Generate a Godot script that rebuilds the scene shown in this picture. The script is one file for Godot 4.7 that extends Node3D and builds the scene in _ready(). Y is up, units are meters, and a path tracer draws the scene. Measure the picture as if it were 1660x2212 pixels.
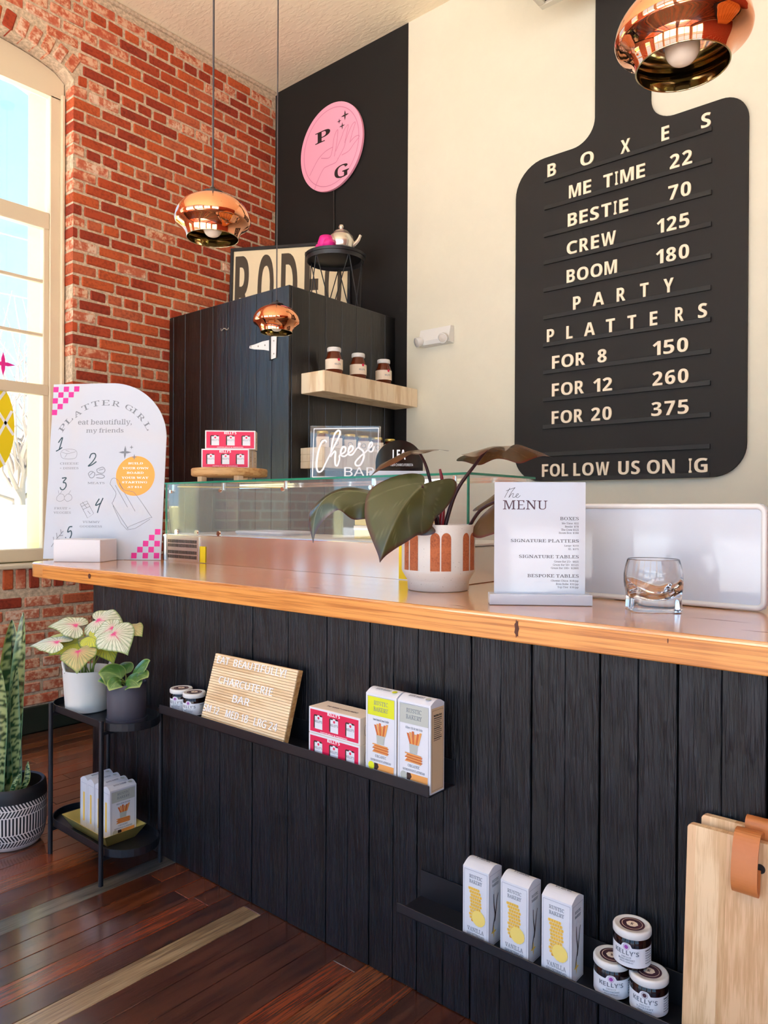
extends Node3D

# ---------------------------------------------------------------- mesh building
class MB:
	var v := PackedVector3Array()
	var n := PackedVector3Array()
	var u := PackedVector2Array()
	var c := PackedColorArray()
	var col := Color(0, 0, 0, 0)
	func vert(p: Vector3, nn: Vector3, uv := Vector2.ZERO, cc := Color(0, 0, 0, 0)) -> void:
		v.append(p)
		n.append(nn)
		u.append(uv)
		if cc.a > 0.0 or col.a > 0.0:
			c.append(cc if cc.a > 0.0 else col)
	func tri(a: Vector3, b: Vector3, d: Vector3, na: Vector3, nb: Vector3, nd: Vector3, ua := Vector2.ZERO, ub := Vector2.ZERO, ud := Vector2.ZERO, ca := Color(0, 0, 0, 0), cb := Color(0, 0, 0, 0), cd := Color(0, 0, 0, 0)) -> void:
		var g := (b - a).cross(d - a)
		if g.length_squared() < 1e-18:
			return
		if g.dot(na + nb + nd) > 0.0:
			vert(a, na, ua, ca)
			vert(d, nd, ud, cd)
			vert(b, nb, ub, cb)
		else:
			vert(a, na, ua, ca)
			vert(b, nb, ub, cb)
			vert(d, nd, ud, cd)
	func flat(a: Vector3, b: Vector3, d: Vector3, out: Vector3) -> void:
		var g := (b - a).cross(d - a)
		if g.length_squared() < 1e-18:
			return
		g = g.normalized()
		if g.dot(out) < 0.0:
			g = -g
		tri(a, b, d, g, g, g)
	func quad(a: Vector3, b: Vector3, d: Vector3, e: Vector3, out: Vector3) -> void:
		flat(a, b, d, out)
		flat(a, d, e, out)
	# chamfered box
	func box(centre: Vector3, size: Vector3, bev := 0.0, xf := Transform3D()) -> void:
		var h := size * 0.5
		var b := minf(bev, minf(h.x, minf(h.y, h.z)) * 0.9)
		var P := {}
		for sx in [-1, 1]:
			for sy in [-1, 1]:
				for sz in [-1, 1]:
					P[[sx, sy, sz, 0]] = xf * (centre + Vector3(sx * h.x, sy * (h.y - b), sz * (h.z - b)))
					P[[sx, sy, sz, 1]] = xf * (centre + Vector3(sx * (h.x - b), sy * h.y, sz * (h.z - b)))
					P[[sx, sy, sz, 2]] = xf * (centre + Vector3(sx * (h.x - b), sy * (h.y - b), sz * h.z))
		var B := xf.basis
		for s in [-1, 1]:
			quad(P[[s, -1, -1, 0]], P[[s, 1, -1, 0]], P[[s, 1, 1, 0]], P[[s, -1, 1, 0]], B * Vector3(s, 0, 0))
			quad(P[[-1, s, -1, 1]], P[[1, s, -1, 1]], P[[1, s, 1, 1]], P[[-1, s, 1, 1]], B * Vector3(0, s, 0))
			quad(P[[-1, -1, s, 2]], P[[1, -1, s, 2]], P[[1, 1, s, 2]], P[[-1, 1, s, 2]], B * Vector3(0, 0, s))
		if b <= 0.0:
			return
		for s in [-1, 1]:
			for t in [-1, 1]:
				quad(P[[s, t, -1, 0]], P[[s, t, 1, 0]], P[[s, t, 1, 1]], P[[s, t, -1, 1]], B * Vector3(s, t, 0))
				quad(P[[s, -1, t, 0]], P[[s, 1, t, 0]], P[[s, 1, t, 2]], P[[s, -1, t, 2]], B * Vector3(s, 0, t))
				quad(P[[-1, s, t, 1]], P[[1, s, t, 1]], P[[1, s, t, 2]], P[[-1, s, t, 2]], B * Vector3(0, s, t))
				for w in [-1, 1]:
					flat(P[[s, t, w, 0]], P[[s, t, w, 1]], P[[s, t, w, 2]], B * Vector3(s, t, w))
	# profile of (radius, height), turned round the y axis
	func lathe(prof: Array, seg := 32, xf := Transform3D(), sx := 1.0, sz := 1.0) -> void:
		var k := prof.size()
		var sn := []
		var total := 0.0
		var lens := [0.0]
		for i in k - 1:
			var d: Vector2 = prof[i + 1] - prof[i]
			sn.append(Vector2(d.y, -d.x).normalized())
			total += d.length()
			lens.append(total)
		for i in k - 1:
			var n0: Vector2 = sn[i]
			var n1: Vector2 = sn[i]
			if i > 0 and sn[i - 1].dot(sn[i]) > 0.6:
				n0 = (sn[i - 1] + sn[i]).normalized()
			if i < k - 2 and sn[i + 1].dot(sn[i]) > 0.6:
				n1 = (sn[i + 1] + sn[i]).normalized()
			var p0: Vector2 = prof[i]
			var p1: Vector2 = prof[i + 1]
			for j in seg:
				var a := TAU * j / seg
				var b := TAU * (j + 1) / seg
				var ca := Vector2(cos(a), sin(a))
				var cb := Vector2(cos(b), sin(b))
				var A := xf * Vector3(p0.x * ca.x * sx, p0.y, p0.x * ca.y * sz)
				var Bp := xf * Vector3(p0.x * cb.x * sx, p0.y, p0.x * cb.y * sz)
				var D := xf * Vector3(p1.x * cb.x * sx, p1.y, p1.x * cb.y * sz)
				var E := xf * Vector3(p1.x * ca.x * sx, p1.y, p1.x * ca.y * sz)
				var nA := (xf.basis * Vector3(n0.x * ca.x, n0.y, n0.x * ca.y)).normalized()
				var nB := (xf.basis * Vector3(n0.x * cb.x, n0.y, n0.x * cb.y)).normalized()
				var nD := (xf.basis * Vector3(n1.x * cb.x, n1.y, n1.x * cb.y)).normalized()
				var nE := (xf.basis * Vector3(n1.x * ca.x, n1.y, n1.x * ca.y)).normalized()
				var ua := Vector2(float(j) / seg, lens[i] / total)
				var ub := Vector2(float(j + 1) / seg, lens[i] / total)
				var ud := Vector2(float(j + 1) / seg, lens[i + 1] / total)
				var ue := Vector2(float(j) / seg, lens[i + 1] / total)
				tri(A, Bp, D, nA, nB, nD, ua, ub, ud)
				tri(A, D, E, nA, nD, nE, ua, ud, ue)
	# round bar along points
	func tube(pts: Array, radii, seg := 10, cap := true) -> void:
		var k := pts.size()
		var rings := []
		var prev := Vector3.ZERO
		for i in k:
			var d: Vector3 = (pts[mini(i + 1, k - 1)] - pts[maxi(i - 1, 0)]).normalized()
			var s: Vector3 = prev - d * prev.dot(d)
			if s.length() < 0.01:
				s = d.cross(Vector3.UP if absf(d.y) < 0.9 else Vector3.RIGHT)
			s = s.normalized()
			prev = s
			var t := d.cross(s)
			var r: float = radii[i] if radii is Array else radii
			var ring := []
			for j in seg:
				var a := TAU * j / seg
				var nn: Vector3 = s * cos(a) + t * sin(a)
				ring.append([pts[i] + nn * r, nn])
			rings.append(ring)
		for i in k - 1:
			for j in seg:
				var a = rings[i][j]
				var b = rings[i][(j + 1) % seg]
				var d = rings[i + 1][(j + 1) % seg]
				var e = rings[i + 1][j]
				tri(a[0], b[0], d[0], a[1], b[1], d[1])
				tri(a[0], d[0], e[0], a[1], d[1], e[1])
		if cap:
			for end in [0, k - 1]:
				var out: Vector3 = (pts[0] - pts[1]) if end == 0 else (pts[k - 1] - pts[k - 2])
				for j in seg:
					flat(pts[end], rings[end][j][0], rings[end][(j + 1) % seg][0], out)
	# flat polygon pushed from z0 to z1
	func prism(poly: PackedVector2Array, z0: float, z1: float, xf := Transform3D(), sides := true, back := true) -> void:
		var ids := Geometry2D.triangulate_polygon(poly)
		var B := xf.basis
		for i in range(0, ids.size(), 3):
			var a := poly[ids[i]]
			var b := poly[ids[i + 1]]
			var d := poly[ids[i + 2]]
			flat(xf * Vector3(a.x, a.y, z1), xf * Vector3(b.x, b.y, z1), xf * Vector3(d.x, d.y, z1), B * Vector3(0, 0, 1))
			if back:
				flat(xf * Vector3(a.x, a.y, z0), xf * Vector3(b.x, b.y, z0), xf * Vector3(d.x, d.y, z0), B * Vector3(0, 0, -1))
		if not sides:
			return
		var cw := Geometry2D.is_polygon_clockwise(poly)
		for i in poly.size():
			var a := poly[i]
			var b := poly[(i + 1) % poly.size()]
			var e := b - a
			var o := Vector3(e.y, -e.x, 0) if not cw else Vector3(-e.y, e.x, 0)
			quad(xf * Vector3(a.x, a.y, z0), xf * Vector3(b.x, b.y, z0), xf * Vector3(b.x, b.y, z1), xf * Vector3(a.x, a.y, z1), B * o)
	# line drawn with a pen of some width on the plane z, as a thin raised strip
	func pen(pts: Array, w: float, z: float, xf := Transform3D(), taper := 0.0, h := 0.0003) -> void:
		var k := pts.size()
		for i in k - 1:
			var t0: Vector2 = (pts[i + 1] - pts[maxi(i - 1, 0)]).normalized()
			var t1: Vector2 = (pts[mini(i + 2, k - 1)] - pts[i]).normalized()
			var w0 := w * 0.5 * (1.0 - taper * absf(2.0 * i / (k - 1) - 1.0))
			var w1 := w * 0.5 * (1.0 - taper * absf(2.0 * (i + 1) / (k - 1) - 1.0))
			var a: Vector2 = pts[i] + Vector2(-t0.y, t0.x) * w0
			var b: Vector2 = pts[i] - Vector2(-t0.y, t0.x) * w0
			var d: Vector2 = pts[i + 1] - Vector2(-t1.y, t1.x) * w1
			var e: Vector2 = pts[i + 1] + Vector2(-t1.y, t1.x) * w1
			quad(xf * Vector3(a.x, a.y, z + h), xf * Vector3(b.x, b.y, z + h), xf * Vector3(d.x, d.y, z + h), xf * Vector3(e.x, e.y, z + h), xf.basis * Vector3(0, 0, 1))
	func mesh() -> ArrayMesh:
		var arr := []
		arr.resize(Mesh.ARRAY_MAX)
		arr[Mesh.ARRAY_VERTEX] = v
		arr[Mesh.ARRAY_NORMAL] = n
		arr[Mesh.ARRAY_TEX_UV] = u
		if c.size() == v.size() and c.size() > 0:
			arr[Mesh.ARRAY_COLOR] = c
		var am := ArrayMesh.new()
		am.add_surface_from_arrays(Mesh.PRIMITIVE_TRIANGLES, arr)
		return am

func smooth_line(pts: Array, per := 6) -> Array:
	var out := []
	var k := pts.size()
	for i in k - 1:
		var p0 = pts[maxi(i - 1, 0)]
		var p1 = pts[i]
		var p2 = pts[i + 1]
		var p3 = pts[mini(i + 2, k - 1)]
		for j in per:
			var t := float(j) / per
			out.append(0.5 * ((2.0 * p1) + (p2 - p0) * t + (2.0 * p0 - 5.0 * p1 + 4.0 * p2 - p3) * t * t + (3.0 * p1 - p0 - 3.0 * p2 + p3) * t * t * t))
	out.append(pts[k - 1])
	return out

func vecs2(flat: Array) -> Array:
	var out := []
	for i in range(0, flat.size(), 2):
		out.append(Vector2(flat[i], flat[i + 1]))
	return out

func rrect(x0: float, y0: float, x1: float, y1: float, r: float, k := 8) -> PackedVector2Array:
	var out := PackedVector2Array()
	var cs := [Vector2(x1 - r, y1 - r), Vector2(x0 + r, y1 - r), Vector2(x0 + r, y0 + r), Vector2(x1 - r, y0 + r)]
	for q in 4:
		for j in k + 1:
			var a := PI * 0.5 * q + PI * 0.5 * j / k
			out.append(cs[q] + Vector2(cos(a), sin(a)) * r)
	return out

func disc(cx: float, cy: float, r: float, k := 40) -> PackedVector2Array:
	var out := PackedVector2Array()
	for j in k:
		out.append(Vector2(cx + r * cos(TAU * j / k), cy + r * sin(TAU * j / k)))
	return out

func star(cx: float, cy: float, r: float, ry := 0.0) -> PackedVector2Array:
	var out := PackedVector2Array()
	if ry == 0.0:
		ry = r
	for j in 16:
		var a := TAU * j / 16.0
		var f := 1.0 if j % 4 == 0 else (0.22 if j % 4 == 2 else 0.42)
		out.append(Vector2(cx + r * f * cos(a), cy + ry * f * sin(a)))
	return out

# ---------------------------------------------------------------- scene nodes
var taken := {}
var m := {}
var rng := RandomNumberGenerator.new()

func numbered(called: String) -> String:
	if not taken.has(called):
		taken[called] = 0
		return called
	taken[called] += 1
	return "%s_%03d" % [called, taken[called]]

func thing(called: String, label: String, category: String, at := Vector3.ZERO, turn := 0.0, group := "") -> Node3D:
	var o := Node3D.new()
	o.name = numbered(called)
	add_child(o)
	o.position = at
	o.rotation.y = deg_to_rad(turn)
	o.set_meta("label", label)
	o.set_meta("category", category)
	if group != "":
		o.set_meta("group", group)
	return o

func part(parent: Node3D, called: String, mesh: Mesh, mat: Material, xf := Transform3D(), label := "") -> MeshInstance3D:
	var o := MeshInstance3D.new()
	o.mesh = mesh
	o.material_override = mat
	o.transform = xf
	if parent == self:
		o.name = numbered(called)
		add_child(o)
	else:
		o.name = called
		parent.add_child(o, true)
	if label != "":
		o.set_meta("label", label)
	return o

func structure(called: String, mesh: Mesh, mat: Material, at := Vector3.ZERO) -> MeshInstance3D:
	var o := part(self, called, mesh, mat, Transform3D(Basis(), at))
	o.set_meta("kind", "structure")
	return o

func bx(centre: Vector3, size: Vector3, bev := 0.0) -> ArrayMesh:
	var b := MB.new()
	b.box(centre, size, bev)
	return b.mesh()

func lathed(prof: Array, seg := 32) -> ArrayMesh:
	var b := MB.new()
	b.lathe(prof, seg)
	return b.mesh()

func tubed(pts: Array, r, seg := 10) -> ArrayMesh:
	var b := MB.new()
	b.tube(pts, r, seg)
	return b.mesh()

func plate(poly: PackedVector2Array, z0: float, z1: float) -> ArrayMesh:
	var b := MB.new()
	b.prism(poly, z0, z1)
	return b.mesh()

func print_poly(poly: PackedVector2Array, z: float) -> ArrayMesh:
	var b := MB.new()
	b.prism(poly, z - 0.0002, z, Transform3D(), false, false)
	return b.mesh()

func prof(flat: Array) -> Array:
	return vecs2(flat)

# ---------------------------------------------------------------- lettering
var fonts := {}
func font(kind: String) -> SystemFont:
	if not fonts.has(kind):
		var f := SystemFont.new()
		f.font_names = PackedStringArray([kind.trim_suffix(" Bold").trim_suffix(" Italic")])
		if kind.ends_with("Bold"):
			f.font_weight = 700
		if kind.ends_with("Italic"):
			f.font_italic = true
		fonts[kind] = f
	return fonts[kind]

var text_cache := {}
# lettering stretched to fill the box x0..x1, y0..y1 on the plane z; bend > 0 wraps it round a cylinder of that radius
func lettering(s: String, kind: String, x0: float, y0: float, x1: float, y1: float, z: float, depth := 0.0004, bend := 0.0, slant := 0.0) -> ArrayMesh:
	var key := "%s|%s" % [s, kind]
	if not text_cache.has(key):
		var t := TextMesh.new()
		t.text = s
		t.font = font(kind)
		t.font_size = 48
		t.pixel_size = 0.01
		t.depth = 0.1
		t.curve_step = 1.5 if s.length() < 4 else 3.0
		text_cache[key] = t.get_mesh_arrays()
	var arr: Array = text_cache[key].duplicate(true)
	var vs: PackedVector3Array = arr[Mesh.ARRAY_VERTEX]
	var lo := Vector3(1e9, 1e9, 1e9)
	var hi := -lo
	for p in vs:
		lo = lo.min(p)
		hi = hi.max(p)
	var ns: PackedVector3Array = arr[Mesh.ARRAY_NORMAL]
	for i in vs.size():
		var p := vs[i]
		var q := Vector3(lerpf(x0, x1, (p.x - lo.x) / maxf(hi.x - lo.x, 1e-6)), lerpf(y0, y1, (p.y - lo.y) / maxf(hi.y - lo.y, 1e-6)), z + depth * (p.z - lo.z) / maxf(hi.z - lo.z, 1e-6))
		q.x += slant * (q.y - y0)
		if bend > 0.0:
			var a := q.x / bend
			var r := bend + q.z
			q = Vector3(r * sin(a), q.y, r * cos(a))
			ns[i] = Vector3(ns[i].z * sin(a) + ns[i].x * cos(a), ns[i].y, ns[i].z * cos(a) - ns[i].x * sin(a))
		vs[i] = q
	arr[Mesh.ARRAY_VERTEX] = vs
	arr[Mesh.ARRAY_NORMAL] = ns
	var am := ArrayMesh.new()
	am.add_surface_from_arrays(Mesh.PRIMITIVE_TRIANGLES, arr)
	return am

func words(parent: Node3D, s: String, kind: String, mat: Material, x0: float, y0: float, x1: float, y1: float, z: float, depth := 0.0004, xf := Transform3D(), called := "lettering", bend := 0.0) -> MeshInstance3D:
	return part(parent, called, lettering(s, kind, x0, y0, x1, y1, z, depth, bend), mat, xf)

# ---------------------------------------------------------------- textures and materials
var noise_cache := {}
func noise_bytes(seed_value: int, freq: float, octaves: int, kind := FastNoiseLite.TYPE_SIMPLEX_SMOOTH, size := 512) -> PackedByteArray:
	var key := [seed_value, freq, octaves, kind, size]
	if not noise_cache.has(key):
		var f := FastNoiseLite.new()
		f.seed = seed_value
		f.noise_type = kind
		f.frequency = freq
		f.fractal_octaves = octaves
		if octaves < 2:
			f.fractal_type = FastNoiseLite.FRACTAL_NONE
		var im := f.get_seamless_image(size, size, false, false, 0.15, true)
		im.convert(Image.FORMAT_L8)
		noise_cache[key] = im.get_data()
	return noise_cache[key]

# layers: [bytes, x step, y step, weight]; the sum runs through a ramp of colours
func blend_image(layers: Array, ramp: Array, across := false, size := 512) -> Image:
	var lut := PackedByteArray()
	lut.resize(256 * 3)
	for i in 256:
		var t := i / 255.0
		var k := 0
		while k < ramp.size() - 2 and t > ramp[k + 1][0]:
			k += 1
		var f: float = clampf((t - ramp[k][0]) / maxf(ramp[k + 1][0] - ramp[k][0], 1e-5), 0, 1)
		var cc: Color = ramp[k][1].lerp(ramp[k + 1][1], f)
		lut[i * 3] = int(clampf(cc.r, 0, 1) * 255)
		lut[i * 3 + 1] = int(clampf(cc.g, 0, 1) * 255)
		lut[i * 3 + 2] = int(clampf(cc.b, 0, 1) * 255)
	var out := PackedByteArray()
	out.resize(size * size * 3)
	var o := 0
	var total := 0.0
	for l in layers:
		total += l[3]
	var mask := size - 1
	for y in size:
		for x in size:
			var s := 0.0
			var px := y if across else x
			var py := x if across else y
			for l in layers:
				var b: PackedByteArray = l[0]
				s += b[((py * l[2]) & mask) * size + ((px * l[1]) & mask)] * l[3]
			var i := clampi(int(s / total), 0, 255) * 3
			out[o] = lut[i]
			out[o + 1] = lut[i + 1]
			out[o + 2] = lut[i + 2]
			o += 3
	return Image.create_from_data(size, size, false, Image.FORMAT_RGB8, out)

func tex(im: Image) -> ImageTexture:
	return ImageTexture.create_from_image(im)

func bumps(im: Image, strength: float) -> ImageTexture:
	var b: Image = im.duplicate()
	b.convert(Image.FORMAT_RGBA8)
	b.bump_map_to_normal_map(strength)
	return ImageTexture.create_from_image(b)

func mk(col: Color, rough := 0.6, metal := 0.0) -> StandardMaterial3D:
	var s := StandardMaterial3D.new()
	s.albedo_color = col
	s.roughness = rough
	s.metallic = metal
	return s

func tri_mat(col: Color, rough: float, t: Texture2D, scale: Vector3, world := true, nt: Texture2D = null, ns := 1.0, off := Vector3.ZERO) -> StandardMaterial3D:
	var s := mk(col, rough)
	s.albedo_texture = t
	s.uv1_triplanar = true
	s.uv1_world_triplanar = world
	s.uv1_triplanar_sharpness = 8.0
	s.uv1_scale = scale
	s.uv1_offset = off
	if nt:
		s.normal_enabled = true
		s.normal_texture = nt
		s.normal_scale = ns
	return s

func glass(col: Color, a: float) -> StandardMaterial3D:
	var s := mk(Color(col.r, col.g, col.b, a), 0.02)
	s.transparency = BaseMaterial3D.TRANSPARENCY_ALPHA
	return s

func rgb(r: int, g: int, b: int) -> Color:
	return Color(r / 255.0, g / 255.0, b / 255.0)

# ---------------------------------------------------------------- the place
const CAM := Vector3(4.34, 1.30, 3.818)
const ROOM_X := 6.6
const ROOM_Z := 6.2
const CEIL := 4.5
var view_basis: Basis

func _ready() -> void:
	rng.seed = 7
	make_view()
	make_materials()
	make_shell()
	make_brick_wall()
	make_windows()
	make_outside()
	make_cabinet()
	make_counter()
	make_wall_things()
	make_case()
	make_counter_things()
	make_front_things()
	make_plant_stand()
	make_pendants()

func make_view() -> void:
	var yaw := deg_to_rad(40.25)
	var pitch := atan(4.0 / 1604.0)
	var roll := deg_to_rad(0.293)
	var fwd := Vector3(-sin(yaw), 0, -cos(yaw))
	var right := Vector3(cos(yaw), 0, -sin(yaw))
	var f2 := fwd * cos(pitch) - Vector3.UP * sin(pitch)
	var u2 := Vector3.UP * cos(pitch) + fwd * sin(pitch)
	var r3 := right * cos(roll) + u2 * sin(roll)
	var u3 := u2 * cos(roll) - right * sin(roll)
	var cam := Camera3D.new()
	cam.name = "camera"
	view_basis = Basis(r3, u3, -f2)
	cam.transform = Transform3D(view_basis, CAM)
	cam.fov = rad_to_deg(2.0 * atan(1106.0 / 1604.0))
	cam.near = 0.02
	add_child(cam)
	var env := Environment.new()
	env.background_mode = Environment.BG_SKY
	var sm := ProceduralSkyMaterial.new()
	sm.sky_top_color = Color(0.40, 0.67, 0.97)
	sm.sky_horizon_color = Color(0.66, 0.86, 1.0)
	sm.sky_curve = 0.25
	sm.ground_bottom_color = Color(0.62, 0.58, 0.52)
	sm.ground_horizon_color = Color(0.80, 0.79, 0.76)
	sm.energy_multiplier = 1.0
	var sky := Sky.new()
	sky.sky_material = sm
	env.sky = sky
	env.background_energy_multiplier = 2.2
	env.tonemap_mode = Environment.TONE_MAPPER_LINEAR
	env.tonemap_exposure = 1.38
	env.ambient_light_source = Environment.AMBIENT_SOURCE_SKY
	env.sdfgi_enabled = true
	env.ssao_enabled = true
	env.ssil_enabled = true
	var sun := DirectionalLight3D.new()
	sun.name = "sun"
	sun.light_color = Color(1.0, 0.98, 0.945)
	sun.light_energy = 10.5
	sun.light_angular_distance = 0.6
	sun.shadow_enabled = true
	sun.transform = Transform3D(Basis(), Vector3(0, 8, 8)).looking_at(Vector3(0, 8, 8) - Vector3(0.06, 0.866, 0.5), Vector3.UP)
	add_child(sun)
	var we := WorldEnvironment.new()
	we.name = "surroundings"
	we.environment = env
	add_child(we)

func in_view(p: Vector3) -> bool:
	var q := view_basis.inverse() * (p - CAM)
	if q.z > -0.2:
		return false
	var x := 830.0 - 1604.0 * q.x / q.z
	var y := 1106.0 + 1604.0 * q.y / q.z
	return x > -15 and x < 1675 and y > -15 and y < 2227

func make_materials() -> void:
	var n1 := noise_bytes(3, 0.012, 4)
	var n2 := noise_bytes(11, 0.03, 3)
	var n3 := noise_bytes(23, 0.08, 2)
	var n4 := noise_bytes(5, 0.006, 5)
	# wood grain, running along v and along u
	var W := Color.WHITE
	var grain_ramp := [[0.0, Color(0.42, 0.36, 0.32)], [0.36, Color(0.62, 0.57, 0.52)], [0.5, Color(0.85, 0.82, 0.78)], [0.66, W], [1.0, W]]
	var grain_img := blend_image([[n1, 8, 1, 0.9], [n2, 16, 1, 0.7], [n4, 3, 1, 0.8]], grain_ramp)
	var grain_v := tex(grain_img)
	var grain_nv := bumps(grain_img, 4.0)
	var soft_ramp := [[0.0, Color(0.68, 0.55, 0.42)], [0.35, Color(0.80, 0.70, 0.60)], [0.48, Color(0.94, 0.90, 0.85)], [0.6, W], [1.0, Color(1.0, 0.97, 0.93)]]
	var fir := blend_image([[n1, 8, 1, 0.5], [n4, 3, 1, 0.9], [n2, 24, 1, 0.5]], soft_ramp, true)
	var grain_h := tex(fir)
	var fir_v := tex(blend_image([[n1, 6, 1, 0.5], [n4, 2, 1, 0.9], [n2, 20, 1, 0.5]], soft_ramp))
	var pale_ramp := [[0.0, Color(0.84, 0.76, 0.68)], [0.4, Color(0.92, 0.88, 0.83)], [0.55, W], [1.0, W]]
	var pale_v := tex(blend_image([[n1, 6, 1, 0.5], [n4, 2, 1, 0.9], [n2, 20, 1, 0.5]], pale_ramp))
	var pale_h := tex(blend_image([[n1, 6, 1, 0.5], [n4, 2, 1, 0.9], [n2, 20, 1, 0.5]], pale_ramp, true))
	# charred boards: dark grain with paler scuffs
	var char_ramp := [[0.0, Color(0.30, 0.30, 0.32)], [0.42, Color(0.42, 0.42, 0.45)], [0.52, Color(0.66, 0.68, 0.74)], [0.62, Color(0.86, 0.9, 0.98)], [0.78, W], [1.0, W]]
	var char_img := blend_image([[n1, 6, 1, 0.9], [n4, 2, 1, 1.1], [n2, 18, 1, 0.6]], char_ramp)
	var char_t := tex(char_img)
	var char_n := bumps(char_img, 6.0)
	# brick
	var brick_ramp := [[0.0, Color(0.66, 0.60, 0.58)], [0.35, Color(0.84, 0.80, 0.78)], [0.55, Color(0.97, 0.96, 0.95)], [1.0, W]]
	var brick_img := blend_image([[n2, 1, 1, 1.0], [n3, 2, 2, 0.5], [n4, 1, 1, 0.8]], brick_ramp)
	var brick_t := tex(brick_img)
	var brick_n := bumps(brick_img, 5.0)
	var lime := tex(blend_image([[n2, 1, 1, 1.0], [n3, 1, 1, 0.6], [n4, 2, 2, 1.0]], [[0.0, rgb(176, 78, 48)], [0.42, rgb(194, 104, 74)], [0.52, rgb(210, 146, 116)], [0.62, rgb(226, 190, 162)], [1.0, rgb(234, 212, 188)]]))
	var mortar_img := blend_image([[n3, 3, 3, 0.8], [n2, 1, 1, 0.7]], [[0.0, Color(0.62, 0.6, 0.58)], [0.45, Color(0.85, 0.84, 0.82)], [0.7, W], [1.0, W]])
	var mortar_t := tex(mortar_img)
	var mortar_n := bumps(mortar_img, 6.0)
	var plain_img := blend_image([[n4, 1, 1, 1.0], [n2, 1, 1, 0.4]], [[0.0, Color(0.975, 0.975, 0.975)], [0.5, Color(0.985, 0.985, 0.985)], [1.0, W]])
	var plain_t := tex(plain_img)
	var trowel := bumps(blend_image([[n2, 1, 3, 1.0], [n1, 1, 2, 1.0]], [[0.0, Color.BLACK], [0.5, Color(0.3, 0.3, 0.3)], [0.56, Color(0.8, 0.8, 0.8)], [1.0, W]]), 3.0)
	var orange_peel := bumps(blend_image([[n3, 2, 2, 1.0], [n2, 1, 1, 0.4]], [[0.0, Color.BLACK], [1.0, W]]), 1.5)
	# setting
	m.wall_white = tri_mat(rgb(226, 219, 198), 0.75, plain_t, Vector3.ONE * 0.9)
	m.wall_black = tri_mat(rgb(13, 9, 6), 0.8, plain_t, Vector3.ONE * 0.9)
	m.ceiling = tri_mat(rgb(254, 238, 206), 0.8, plain_t, Vector3.ONE * 0.8, true, trowel, 0.18)
	m.mortar = tri_mat(rgb(234, 208, 178), 0.92, mortar_t, Vector3.ONE * 2.2, true, mortar_n, 0.8)
	m.yellow_wall = mk(rgb(240, 226, 150), 0.8)
	var reds := [rgb(188, 76, 34), rgb(172, 62, 28), rgb(202, 92, 44), rgb(160, 56, 28), rgb(198, 100, 62), rgb(182, 72, 36)]
	m.bricks = []
	for i in reds.size():
		m.bricks.append(tri_mat(reds[i], 0.85, brick_t, Vector3.ONE * 2.6, true, brick_n, 0.5, Vector3(0.13 * i, 0.31 * i, 0.2 * i)))
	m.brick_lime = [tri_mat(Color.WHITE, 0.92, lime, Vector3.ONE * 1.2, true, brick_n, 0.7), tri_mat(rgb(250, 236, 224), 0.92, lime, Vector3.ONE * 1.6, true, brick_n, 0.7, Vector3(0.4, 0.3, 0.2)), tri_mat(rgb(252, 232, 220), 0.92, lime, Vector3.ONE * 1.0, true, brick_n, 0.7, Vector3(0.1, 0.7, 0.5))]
	m.window_paint = mk(rgb(224, 205, 174), 0.5)
	m.pane = glass(Color(0.86, 0.93, 0.96), 0.10)
	m.shop_pane = glass(Color(0.93, 0.97, 0.98), 0.04)
	m.baseboard = mk(rgb(22, 34, 24), 0.5)
	m.floor_base = mk(rgb(26, 15, 9), 0.8)
	var browns := [rgb(128, 66, 34), rgb(104, 50, 26), rgb(144, 70, 36), rgb(114, 60, 34), rgb(150, 84, 44), rgb(94, 52, 34)]
	m.floor = []
	for i in browns.size():
		m.floor.append(tri_mat(browns[i], 0.26, grain_v, Vector3(2.2, 2.2, 0.5), true, grain_nv, 0.16, Vector3(0.37 * i, 0, 0.21 * i)))
	m.floor_pale = tri_mat(rgb(176, 152, 116), 0.34, grain_v, Vector3(2.2, 2.2, 0.5), true, grain_nv, 0.4, Vector3(0.5, 0, 0.4))
	m.floor_grey = tri_mat(rgb(112, 108, 98), 0.32, grain_v, Vector3(2.2, 2.2, 0.5), true, grain_nv, 0.4, Vector3(0.2, 0, 0.7))
	m.chars = []
	for i in 4:
		var g: Color = [rgb(19, 20, 26), rgb(15, 16, 21), rgb(22, 22, 27), rgb(17, 18, 24)][i]
		m.chars.append(tri_mat(g, 0.48, char_t, Vector3(2.4, 0.8, 2.4), true, char_n, 0.7, Vector3(0.23 * i, 0.41 * i, 0.1 * i)))
	m.gap = mk(rgb(8, 8, 10), 0.9)
	m.cabinet = tri_mat(rgb(20, 18, 17), 0.30, char_t, Vector3(1.2, 0.35, 1.2), true, char_n, 0.15)
	m.fir = tri_mat(rgb(236, 166, 90), 0.2, grain_h, Vector3(0.42, 2.6, 2.6), true)
	m.fir_edge = tri_mat(rgb(234, 160, 80), 0.34, grain_h, Vector3(0.5, 9.0, 9.0), true, null, 1.0, Vector3(0.3, 0.4, 0.1))
	for q in [m.cabinet, m.fir, m.floor_pale, m.floor_grey] + m.floor:
		q.clearcoat_enabled = true
		q.clearcoat = 1.0
		q.clearcoat_roughness = 0.16
		q.metallic_specular = 0.7
	m.cabinet.clearcoat_enabled = false
	m.cabinet.metallic_specular = 0.6
	m.knot = mk(rgb(92, 48, 26), 0.6)
	m.black_metal = mk(rgb(24, 25, 30), 0.42)
	m.black_paint = mk(rgb(22, 20, 19), 0.5)
	m.slate = tri_mat(rgb(33, 29, 27), 0.75, plain_t, Vector3.ONE * 1.6)
	m.slate_rail = mk(rgb(31, 29, 28), 0.6)
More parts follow.
